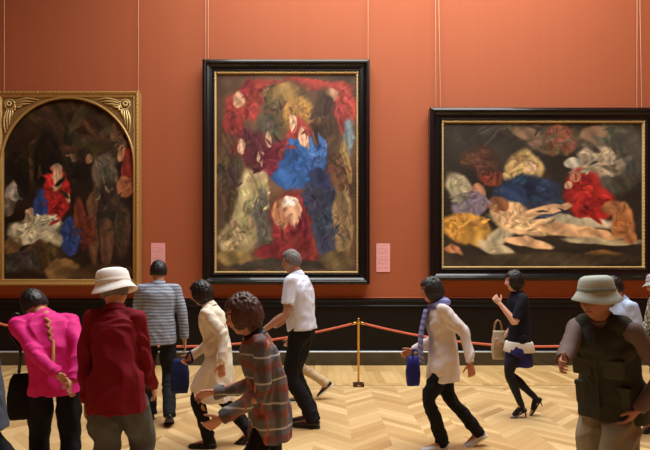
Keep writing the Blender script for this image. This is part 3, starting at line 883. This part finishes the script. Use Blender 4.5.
LEFT = [
 (.5, .15, .6, .2, 0, (52, 38, 24), .9), (.30, .35, .25, .1, 10, (60, 42, 24), .9), (.88, .25, .06, .08, 0, (110, 80, 56), .6), (.90, .16, .05, .05, 0, (96, 70, 48), .6),
 (.33, .36, .10, .16, 0, (22, 18, 14), .6), (.10, .42, .10, .14, 0, (22, 18, 14), .6), (.48, .42, .08, .14, 0, (28, 22, 16), .6), (.52, .33, .04, .04, 0, (104, 78, 56), .5), (.62, .30, .07, .05, 0, (44, 34, 24), .4), (.66, .33, .025, .04, 0, (140, 100, 72), .4),
 (.84, .30, .05, .07, 0, (54, 40, 28), .4), (.90, .30, .035, .04, 0, (164, 116, 84), .4), (.95, .38, .04, .10, 0, (128, 44, 34), .5), (.78, .44, .10, .14, 0, (98, 84, 66), .5), (.80, .60, .12, .16, 0, (48, 38, 30), .5), (.92, .48, .05, .06, 0, (150, 92, 60), .5),
 (.68, .70, .04, .22, 0, (96, 66, 44), .5), (.90, .72, .06, .14, 0, (70, 52, 38), .5), (.78, .80, .05, .12, 0, (90, 62, 44), .5),
 (.40, .52, .10, .13, 0, (168, 38, 36), .4), (.36, .60, .08, .10, 10, (150, 36, 34), .4), (.40, .43, .05, .07, 0, (166, 134, 102), .5), (.40, .42, .03, .04, 0, (216, 172, 134), .4), (.49, .55, .03, .03, 0, (210, 164, 128), .4),
 (.28, .60, .05, .10, 0, (44, 62, 112), .5), (.50, .76, .08, .10, 0, (46, 66, 118), .5), (.58, .68, .05, .12, 0, (104, 48, 34), .5), (.62, .74, .08, .08, 0, (92, 44, 32), .6),
 (.24, .72, .18, .07, 8, (200, 190, 156), .45), (.34, .79, .10, .05, 0, (188, 178, 142), .45), (.20, .64, .06, .04, 20, (212, 170, 134), .4), (.06, .52, .06, .07, -30, (158, 148, 132), .5), (.03, .60, .05, .06, 0, (96, 84, 70), .5),
 (.30, .88, .16, .08, 0, (70, 54, 34), .6), (.14, .90, .14, .07, 0, (66, 60, 54), .6), (.45, .94, .12, .05, 10, (128, 98, 58), .5), (.08, .80, .08, .05, 20, (104, 80, 50), .5), (.75, .95, .3, .04, 0, (70, 50, 32), .7)]
def gilt_frame():
    X0, X1, Y0, Y1 = -3.5, 139.5, 92, 285.5
    x0, x1, z0, z1 = fx(X0), fx(X1), fz(Y1), fz(Y0); cx = (x0 + x1) / 2
    E = empty('framed_painting', (cx, YW - .05, z0)); tag(E, 'dark arch-topped painting in carved gilt frame, leftmost on the wall', 'painting')
    a0, a1, b1 = x0 - cx, x1 - cx, z1 - z0
    w = 6.5 / SW
    prof = [(0, 0), (0, .14), (.010, .155), (.03, .16), (.045, .15), (.055, .135), (.075, .130), (.09, .135), (.10, .125), (w, .10), (w, 0)]
    b = Buf(); sweep_frame(b, a0, a1, 0, b1, prof)
    beads(b, a0 + .02, a1 - .02, .02, b1 - .02, .157, .07, .011)
    build('frame', b, M['gilt'], E)
    ia0, ia1, ib1 = a0 + w * .9, a1 - w * .9, b1 - w * .9
    r = (fx(134.5) - fx(1.5)) / 2; cz = fz(98) - z0 - r; hw = ia1
    # arched spandrels, one at each top corner
    for sg in (-1, 1):
        b = Buf(); N = 24; arc = [V((sg * r * math.sin(PI / 2 * i / N), 0, cz + r * math.cos(PI / 2 * i / N))) for i in range(N + 1)]
        out = []
        for i in range(N + 1):
            th = PI / 2 * i / N; dx, dz = math.sin(th), math.cos(th)
            tt = min((hw) / dx if dx > 1e-6 else 1e9, (ib1 - cz) / dz if dz > 1e-6 else 1e9)
            out.append(V((sg * dx * tt, 0, cz + dz * tt)))
        fr_, bk = -.110, -.070
        R = [[V((arc[i].x, fr_, arc[i].z)), V((out[i].x, fr_, out[i].z)), V((out[i].x, bk, out[i].z)), V((arc[i].x, bk, arc[i].z))] for i in range(N + 1)]
        b.loft(R); S = build('spandrel', b, M['gilt_dark'], E)
        # carved foliage: ring, rosette and curling leaves
        o = Buf(); kx, kz = hw * .875, ib1 - hw * .105
        C = V((sg * kx, -.122, kz))
        o.tube([C + V((.085 * math.cos(2 * PI * i / 20), 0, .085 * math.sin(2 * PI * i / 20))) for i in range(21)], [.012] * 21, n=8, r0=False, r1=False)
        for q in range(7):
            a = 2 * PI * q / 7; o.ellipsoid(C + V((sg * .01 + .035 * math.cos(a), -.01, .01 + .035 * math.sin(a))), [V((.02, 0, 0)), V((0, .015, 0)), V((0, 0, .02))], 8, 6)
        for base_a, sgn in ((0, 1), (1, -1)):
            for q in range(4):
                st = C + (V((-sg * .09, 0, .045 - .03 * q)) if base_a == 0 else V((sg * (.045 - .03 * q), 0, -.09)))
                L = .40 - .07 * q if q < 3 else .13
                P = []
                for i in range(9):
                    f = i / 8
                    bend = (.045 - .02 * q) * math.sin(PI * f) + f * f * .03
                    if base_a == 0: P.append(st + V((-sg * L * f, -.012 * math.sin(PI * f), bend)))
                    else: P.append(st + V((sg * bend * .9, -.012 * math.sin(PI * f), -L * f)))
                P = [p for p in P]
                o.tube(P, [.007 + .010 * math.sin(PI * min(i / 8 * 1.1, 1)) for i in range(9)], n=8)
        o.tube([C + V((-sg * .03, 0, -.10)), C + V((-sg * .10, -.01, -.10)), C + V((-sg * .10, -.01, -.03))], [.012, .018, .012], n=8)
        build('carved_foliage', o, M['gilt_pale'], S, True)
    b = Buf(); P = [V((-r, -.118, w))]
    for i in range(41):
        a = PI - PI * i / 40; P.append(V((r * math.cos(a), -.118, cz + r * math.sin(a))))
    P.append(V((r, -.118, w)))
    b.tube(P, [.022] * len(P), n=10, r0=False, r1=False); build('arch_moulding', b, M['gilt'], E, True)
    for sg in (-1, 1):
        b = Buf(); x_a = sg * (r + .004); x_b = sg * ia1
        b.box(((x_a + x_b) / 2, -.09, (w * .9 + cz) / 2), (abs(x_b - x_a), .04, cz - w * .9)); build('gilt_strip', b, M['gilt_dark'], E)
    canvas(E, ia0, ia1, w * .9, ib1, .068, (34, 25, 17), LEFT, 9)
    for wx in (139 - 2.5, 1):
        b = Buf(); b.tube([V((fx(wx) - cx, -.012, b1 - .05)), V((fx(wx) - cx, -.012, ZC - z0 - .02))], [.005, .005], n=6)
        build('hanging_wire', b, M['wire'], E, True)
gilt_frame()

def placard(px0, px1, py0, py1, label):
    s = F / (YW - .01); x0, x1 = (px0 - 325) / s, (px1 - 325) / s; z1, z0 = CAMZ - (py0 - HOR) / s, CAMZ - (py1 - HOR) / s
    t = NT('pink_card'); co = t.n('ShaderNodeTexCoord').outputs['Object']
    nz = t.n('ShaderNodeTexNoise', i_Scale=3.0); t.l(co, nz.inputs['Vector'])
    sp = t.n('ShaderNodeSeparateXYZ'); t.l(co, sp.inputs[0])
    row = t.math('DIVIDE', sp.outputs[2], .024); fr = t.math('FRACT', row)
    cv = t.n('ShaderNodeCombineXYZ'); t.l(t.math('FLOOR', row), cv.inputs[0]); t.l(t.math('FLOOR', t.math('DIVIDE', sp.outputs[0], .012)), cv.inputs[1])
    wn = t.n('ShaderNodeTexWhiteNoise'); t.l(cv.outputs[0], wn.inputs['Vector'])
    cw = t.n('ShaderNodeTexWhiteNoise', noise_dimensions='1D'); t.l(t.math('FLOOR', row), cw.inputs['W'])
    k = t.math('MULTIPLY', t.math('LESS_THAN', fr, .42), t.math('GREATER_THAN', wn.outputs['Value'], .22))
    k = t.math('MULTIPLY', k, t.math('GREATER_THAN', cw.outputs['Value'], .2))
    k = t.math('MULTIPLY', k, t.math('LESS_THAN', t.math('ABSOLUTE', sp.outputs[0]), (x1 - x0) * .40))
    k = t.math('MULTIPLY', k, t.math('MULTIPLY', t.math('GREATER_THAN', sp.outputs[2], .05), t.math('LESS_THAN', sp.outputs[2], z1 - z0 - .03)))
    card = t.mix(nz.outputs['Fac'], lin((222, 156, 156)), lin((228, 166, 164)))
    t.l(t.mix(t.math('MULTIPLY', k, .55), card, lin((165, 96, 92))), t.b.inputs['Base Color'])
    o = bpy.data.objects
    b = Buf(); b.box((0, -.006, (z1 - z0) / 2), (x1 - x0, .012, z1 - z0)); c_ = build('wall_placard', b, t.m, None, False, .002)
    c_.location = ((x0 + x1) / 2, YW, z0); tag(c_, label, 'placard')
placard(151, 165, 243, 271, 'small pink placard between the gilt-framed and the tall black-framed painting')
placard(376.3, 390, 243.5, 272, 'small pink placard between the tall and the wide black-framed paintings')

# ------------------------------------------------------------------ rope barrier
YP = 7.0
def stanchion(x, label):
    E = empty('stanchion', (x, YP, 0)); tag(E, label, 'barrier post', 'rope barrier posts')
    def lathe(prof, n=24):
        b = Buf(); b.loft([[V((r * math.cos(2 * PI * j / n), r * math.sin(2 * PI * j / n), z)) for j in range(n)] for r, z in prof]); return b
    b = Buf(); b.box((0, 0, .022), (.15, .15, .044)); base = build('base', b, hard('dark_bronze_base', (70, 54, 36), .4, .7), E, False, .006)
    b = Buf(); b.box((0, -.0765, .024), (.045, .004, .018)); build('plate', b, M['brass'], base)
    build('pole', lathe([(.024, .044), (.024, .05), (.017, .06), (.0155, .08), (.0155, .86), (.02, .865), (.02, .88), (.0155, .885), (.0155, .9)]), M['brass'], E, True)
    build('finial', lathe([(.017, .90), (.022, .905), (.022, .925), (.016, .93), (.017, .945), (.010, .955)]), M['brass'], E, True)
    b = Buf(); b.tube([V((.026 * math.cos(2 * PI * i / 16), .026 * math.sin(2 * PI * i / 16), .885)) for i in range(17)], [.005] * 17, n=8, r0=False, r1=False); build('rope_ring', b, M['brass'], E, True)
    return E
sp = (YP) / F
xs = [(-6 - 325) * sp, (358.5 - 325) * sp, (724 - 325) * sp]
stanchion(xs[1], 'slim brass barrier post on square dark base, standing before the wall')
stanchion(xs[0], 'brass barrier post at the left end of the left rope')
stanchion(xs[2], 'brass barrier post at the right end of the right rope')
def rope(xa, xb, label):
    E = empty('barrier_rope', ((xa + xb) / 2, YP, .60)); tag(E, label, 'barrier rope', 'ropes between the brass posts')
    P = []; N = 40; x0 = xa + .04; x1 = xb - .04
    for i in range(N + 1):
        f = i / N; x = x0 + (x1 - x0) * f - (xa + xb) / 2
        P.append(V((x, 0, .885 - .60 - .33 * 4 * f * (1 - f))))
    b = Buf(); b.tube(P, [.016] * (N + 1), n=10); build('cord', b, M['rope'], E, True)
    for p, q in ((P[0], 1), (P[-1], -1)):
        b = Buf(); b.tube([p + V((-q * .014, 0, .002)), p + V((q * .05, 0, -.012))], [.019, .019], n=10, r0=False, r1=False); build('end_cap', b, M['brass'], E, True)
rope(xs[0], xs[1], 'salmon cord rope sagging from the brass post towards the left, behind the walkers')
rope(xs[1], xs[2], 'salmon cord rope sagging from the brass post towards the right, below the wide painting')

# ------------------------------------------------------------------ people in the gallery
BLK = hard('black_hair', (26, 22, 22), .45, 0, .4, 60, .4, .4)
BRN = hard('brown_hair', (74, 46, 34), .5, 0, .4, 60, .35, .4)
GRY = hard('grey_hair', (112, 106, 102), .55, 0, .35, 60, .3, .4)
DGR = hard('dark_grey_hair', (44, 42, 40), .5, 0, .35, 60, .3, .4)
BLKC = cloth('black_cloth', (22, 21, 24), .85)
DARK = cloth('dark_trouser_cloth', (28, 27, 31), .85)
LEATHER = hard('black_leather', (24, 22, 22), .35, 0, .5, 40, .2, .1)
WHITE = cloth('white_cloth', (226, 222, 214), .8)

PINK = cloth('pink_jersey', (218, 32, 128), .7, .06, .3)
J = person('woman in a bright pink top seen from behind, hands clasped behind her back', 55, 150, 118, 1.57, lean=(8, 22), neck=32, hpitch=22, tilt=8, tiltneck=30,
    feet=[(.16, .10, 0, 0, 6), (-.06, -.10, 0, 0, -8)], arms=[('px', 62, 379, -.165, (-1, -.5, -.3)), ('px', 71, 381, -.16, (1, -.4, -.3))],
    thumbs=((0, -.2, 1), (0, -.2, 1)), curl=(45, 40), top=PINK, top_name='pullover', hem=-.045, topfat=1.1, flare=1.02, bmat=BLKC, legw=1.0, hair='short', hairmat=BLK, shoemat=LEATHER, vox=.005, seed=2.1, wide=.172, skin=(196, 140, 112), wr=.008, collar=False)
# tan zigzag trimming down the back of the pink top
tan = cloth('tan_braid', (186, 132, 84), .8)
b = Buf()
k = J['k']
P = []
for i in range(9):
    f = i / 8; z = J['P2'].lerp(J['P3'], .9 - f * 1.35) if f < 1 else J['P1']
    fwd = (J['P3'] - J['P2']).cross(V((0, 1, 0))).normalized()
    P.append(z - V((.137 * k - .020 * abs(f - .45), 0, 0)) + V((0, .010 * (-1) ** i - .02, 0)))
b.tube(P, [.011] * len(P), n=8)
trim = build('braid_trim', b, tan, J['E'], True)
SH = J['W'](J['sh'][0])
bag('shoulder_bag', 'black soft bag hanging at the left hip of the woman in pink', 'bag', at(25, 396, F / 150 - .0), .20, .30, .12, rad(20), BLKC, LEATHER,
    strap=[at(19, 372, F / 150), at(20, 350, F / 150 - .02), SH + V((-.05, 0, -.05)), SH + V((-.01, 0, .062)), SH + V((.03, .05, -.02)), at(32, 352, F / 150 + .06), at(31, 372, F / 150 + .01)], flap=False)

RED = cloth('dark_red_cotton', (118, 14, 28), .8, .08)
GREYT = cloth('grey_wool', (84, 84, 82), .85)
person('person seen from behind in a dark red shirt, grey trousers and white sun hat', 116, 165, 92, 1.61, lean=(3, 12), tilt=4, tiltneck=9, hpitch=8,
    feet=[(.02, .09, 0, 0, 6), (.34, -.09, 0, 0, -4)], arms=[('ang', -4, 7, 12), ('ang', 8, 7, 30)], top=RED, hem=-.085, topfat=1.0, wide=.142, flare=1.04, bmat=GREYT, legw=1.25,
    hair='short', hairmat=GRY, hat=(.101, .108, .034, .036), hatmat=cloth('white_hat_cotton', (244, 242, 238), .8), hatband=cloth('cream_band', (224, 216, 202)), shoemat=LEATHER, vox=.005, seed=5.3, hipfat=1.1, wr=.008)

person('man in a grey horizontally striped shirt seen from behind, walking towards the wall', 159, 94, 112, 1.77, lean=(2, 6), neck=10,
    feet=[(.20, .09, 0, 0, 4), (-.18, -.09, 0, 22, -4)], arms=[('ang', 14, 10, 25), ('ang', -10, 14, 14)],
    top=striped('striped_shirt', (158, 166, 178), (112, 120, 134), .034), hem=-.06, topfat=1.5, sleeve=.95, bmat=DARK, hair='short', hairmat=BLK, shoemat=LEATHER, vox=.007, seed=3.3, wide=.166)

CREAM = cloth('cream_coat_cloth', (222, 214, 196), .75, .06)
J = person('woman with black hair in a long cream coat walking left', 218, 111, 176, 1.55, lean=(5, 12), neck=18, hpitch=14, hyaw=8,
    feet=[(.17, .07, 0, 0, 0), (-.20, -.07, 0, 25, 0)], arms=[('px', 222, 364, -.24, (1, 0, -.2)), ('px', 192, 356, .12, (1, 0, -1))], curl=(35, 50),
    top=CREAM, top_name='coat', hem=-.25, flare=1.22, topfat=1.5, bmat=BLKC, legw=.95, hair='bob', hairmat=BLK, shoemat=LEATHER, vox=.006, seed=6.4, wr=.009, skin=(200, 140, 104))
NAVY = cloth('navy_canvas', (34, 42, 92), .8)
bag('handbag', 'navy cloth handbag carried in front of the woman in the cream coat', 'bag', at(180, 376, F / 111 + .20), .17, .32, .09, rad(8), NAVY, NAVY,
    strap=[at(186, 358, F / 111 + .11), at(190, 352, F / 111 + .09), at(192, 362, F / 111 + .09), at(182, 362, F / 111 + .13)], flap=False)

PL = plaid('plaid_jacket_cloth', (112, 110, 112), (136, 78, 66), (80, 78, 82))
J = person('woman with brown hair in a grey and rust plaid jacket, nearest in the foreground', 270, 178, 200, 1.47, lean=(6, 14), neck=16, hpitch=12, hyaw=4,
    feet=[(.20, .08, 0, 0, 0), (-.20, -.08, 0, 25, 0)], arms=[('px', 222, 418, -.20, (1, 0, -.6)), ('px', 214, 392, .10, (1, 0, -1))], curl=(30, 30),
    top=PL, top_name='jacket', hem=-.10, flare=1.04, topfat=1.5, bmat=BLKC, hair='full', hairmat=BRN, shoemat=LEATHER, vox=.0045, seed=8.1, wide=.175, wr=.009, collar=BLKC, skin=(190, 134, 108))

J = person('tall grey-haired man in a pale blue shirt and black trousers walking left', 302, 97, 164, 1.89, lean=(4, 7), neck=14, hpitch=4,
    feet=[(.0, .08, 0, 0, 0), (.05, -.08, 0, 0, 0)], arms=[('ang', 4, 10, 50), ('ang', -4, 8, 70)], sleeve=.36, hem=0,
    top=cloth('pale_blue_shirt', (216, 222, 240), .8, .05), topfat=2.2, wide=.185, bmat=BLKC, hair='short', hairmat=GRY, shoemat=LEATHER, vox=.007, seed=4.2, legw=1.05, skin=(176, 130, 108))
BEIGE = cloth('beige_cotton', (196, 172, 138), .85)
person('walker in beige trousers mostly hidden behind the man in the pale blue shirt', 303, 81, 180, 1.56, lean=(3, 6), neck=12,
    feet=[(.12, .07, 0, 0, 0), (-.24, -.07, .07, 40, 0)], top=BLKC, hem=-.05, bmat=BEIGE, hair='short', hairmat=BLK, shoemat=LEATHER, solemat=WHITE, vox=.008, seed=1.2)

JK = cloth('white_jacket_cloth', (220, 212, 208), .75, .06)
J = person('woman in a white jacket and black trousers walking left past the rope', 443, 113, 184, 1.57, lean=(2, 7), neck=18, hpitch=6,
    feet=[(.14, .06, 0, 0, 0), (-.27, -.06, 0, 28, 0)], arms=[('px', 470, 363, -.24, (1, .0, -.5)), ('px', 412, 350, .16, (1, 0, -1))], curl=(30, 40),
    top=JK, top_name='jacket', hem=-.13, flare=1.12, topfat=1.7, bmat=BLKC, legw=.98, hair='bob', hairmat=DGR, shoemat=cloth('white_shoe', (214, 214, 220), .6), solemat=WHITE, vox=.006, seed=9.2, wr=.009, skin=(190, 128, 96))
SC_M = striped('lavender_scarf_cloth', (150, 152, 196), (104, 108, 168), .05)
b = Buf(); e = J['ering']; P3 = J['P3']; nd = J['nd']
b.loft([e(P3 + nd * dz, nd, r, r * 1.0, 24, 2) for dz, r in ((-.03, .105), (-.01, .112), (.015, .10), (.035, .085), (.045, .07), (.03, .055))], cap=False)
F0 = P3 + V((.115, .01, -.04))
R = []
for i in range(10):
    f = i / 9; c = F0 + V((.055 * math.sin(f * 2.2), .02 * f, -.46 * f)); hw = .05 + .035 * f
    R.append([c + V((dx, dy, 0)) for dx, dy in ((-.012, -hw), (.012, -hw * .4), (.004, hw * .3), (.016, hw), (-.008, hw), (-.016, 0))])
b.loft(R); build('scarf', b, SC_M, J['E'], True)
BLUE = cloth('royal_blue_canvas', (42, 44, 128), .7)
bag('handbag', 'royal blue handbag held in front of the woman in the white jacket', 'bag', at(413, 371, F / 113 + .22), .13, .27, .10, rad(10), BLUE, BLUE,
    strap=[at(413, 358, F / 113 + .1), at(413, 350, F / 113 + .12), at(419, 352, F / 113 + .09), at(419, 358, F / 113 + .1)], flap=False)

NV = cloth('dark_navy_top', (20, 22, 36), .8)
J = person('woman in a navy skirt, black tights and high heels walking left', 519, 92, 182, 1.60, lean=(0, 3), neck=8, hpitch=2, shoekind='heel',
    feet=[(.06, .03, .0, 24, 0), (-.20, -.05, .05, 55, 0)], arms=[('px', 500, 304, -.10, (.6, -.4, -1)), ('px', 503, 338, .14, (1, 0, -1))], curl=(45, 55), thumbs=((0.5, -.3, 1), None),
    top=NV, top_name='blouse', hem=-.03, sleeve=.45, topfat=1.0, wide=.138, bottom='skirt', bmat=cloth('navy_skirt_cloth', (38, 38, 92), .8), skirt=(0, .36), tightmat=cloth('black_tights', (22, 22, 28), .6),
    hair='bob', hairmat=BLK, shoemat=LEATHER, solemat=LEATHER, vox=.006, seed=7.7, hipfat=.88, skin=(214, 166, 142), wr=.004)
b = Buf(); P0, P1 = J['P0'], J['P1']
b.loft([J['ering'](P0 + V((0, 0, z)), V((0, 0, 1)), r, q, 30, 2.2) for z, r, q in ((-.13, .146, .145), (-.155, .154, .158), (-.15, .158, .162), (-.06, .150, .140), (-.045, .146, .132), (-.045, .130, .108))], cap=False)
build('shirt_hem', b, WHITE, J['E'], True)
bag('handbag', 'beige leather handbag on the arm of the woman in high heels', 'bag', at(498, 345, F / 92 + .18), .14, .32, .10, rad(-4), hard('beige_leather', (182, 164, 138), .5), hard('tan_strap', (150, 120, 90), .5), handle=True, flap=True)

OL = cloth('dark_olive_vest', (52, 52, 42), .85); OLP = cloth('olive_pocket', (60, 60, 50), .85)
J = person('man in an olive vest and pale green sun hat reaching forward', 612, 174, 214, 1.57, lean=(8, 15), neck=18, hpitch=8, hyaw=-4,
    feet=[(.16, .10, 0, 0, 6), (-.14, -.10, 0, 20, -6)], arms=[('px', 637, 410, -.18, (1, -.2, -.1)), ('px', 561, 364, -.36, (-.1, .5, -1))], curl=(30, 28), thumbs=(None, (0, 0, 1)),
    top=cloth('taupe_shirt', (104, 88, 82), .85), hem=-.04, topfat=.9, wide=.165, bmat=cloth('khaki_trousers', (138, 128, 104), .85), legw=1.25, hair='short', hairmat=GRY,
    hat=(.090, .100, .032, .036), hatmat=cloth('pale_green_hat', (172, 180, 168), .85), hatband=cloth('grey_band', (128, 132, 124)), shoemat=LEATHER, vox=.0045, seed=2.8, vest=dict(hem=-.07, mat=OL, pocket=OLP), wr=.009, hipfat=1.08, skin=(160, 108, 84))

person('dark-haired person in a light blue shirt, partly hidden behind the man in the sun hat', 630, 104, 178, 1.60, lean=(5, 14), neck=20, hpitch=10,
    feet=[(.14, .07, 0, 0, 0), (-.18, -.07, 0, 25, 0)], top=cloth('light_blue_shirt', (174, 194, 226), .8), hem=-.05, topfat=1.6, sleeve=.4, bmat=DARK, hair='short', hairmat=BLK, shoemat=LEATHER, vox=.008, seed=3.9, wide=.175, skin=(214, 140, 130))
person('person in a grey hat and speckled pale top at the right edge of the photo', 666, 89, 178, 1.60, lean=(3, 8), neck=16, hpitch=6,
    feet=[(.16, .08, 0, 0, 0), (-.16, -.08, 0, 22, 0)], top=mottled('speckled_cloth', (196, 192, 178), (96, 98, 88), 34), hem=-.14, flare=1.1, topfat=1.8, bmat=BLKC, hair='short', hairmat=DGR,
    hat=(.092, .100, .045, .035), hatmat=cloth('grey_hat_cloth', (150, 146, 144), .85), shoemat=LEATHER, vox=.008, seed=5.9)
J = person('person in a slate grey coat at the left edge of the photo', -22, 140, 182, 1.60, lean=(3, 6), feet=[(.18, .08, 0, 0, 0), (-.16, -.08, 0, 25, 0)],
    top=cloth('slate_coat', (72, 78, 92), .85), top_name='coat', hem=-.26, flare=1.38, topfat=1.6, bmat=BLKC, hair='short', hairmat=BLK, shoemat=LEATHER, vox=.008, seed=6.9, arms=[('ang', 10, 6, 20), ('ang', 12, 6, 20)])

# ------------------------------------------------------------------ light, camera
def area(name, loc, rot, sx, sy, power, col):
    L = bpy.data.lights.new(name, 'AREA'); L.shape = 'RECTANGLE'; L.size = sx; L.size_y = sy; L.energy = power; L.color = col
    o = bpy.data.objects.new(name, L); COL.objects.link(o); o.location = loc; o.rotation_euler = rot; return o
area('laylight_daylight', ((LX0 + LX1) / 2, (LY0 + LY1) / 2, ZC + .03), (0, 0, 0), LX1 - LX0, LY1 - LY0, 1120, (1, .985, .95))
W = bpy.data.worlds.new('World'); SC.world = W; W.use_nodes = True
W.node_tree.nodes['Background'].inputs[0].default_value = (.5, .55, .6, 1); W.node_tree.nodes['Background'].inputs[1].default_value = .02
cam = bpy.data.cameras.new('camera'); co = bpy.data.objects.new('camera', cam); COL.objects.link(co); SC.camera = co
co.location = (0, 0, CAMZ); co.rotation_euler = (PI / 2, 0, 0)
cam.sensor_width = 36; cam.lens = 36 * F / 650; cam.shift_y = (HOR - 225) / 650; cam.clip_start = .05
SC.view_settings.view_transform = 'Standard'; SC.view_settings.look = 'None'; SC.view_settings.gamma = 1; SC.view_settings.exposure = -0.08
SC.view_settings.use_curve_mapping = False
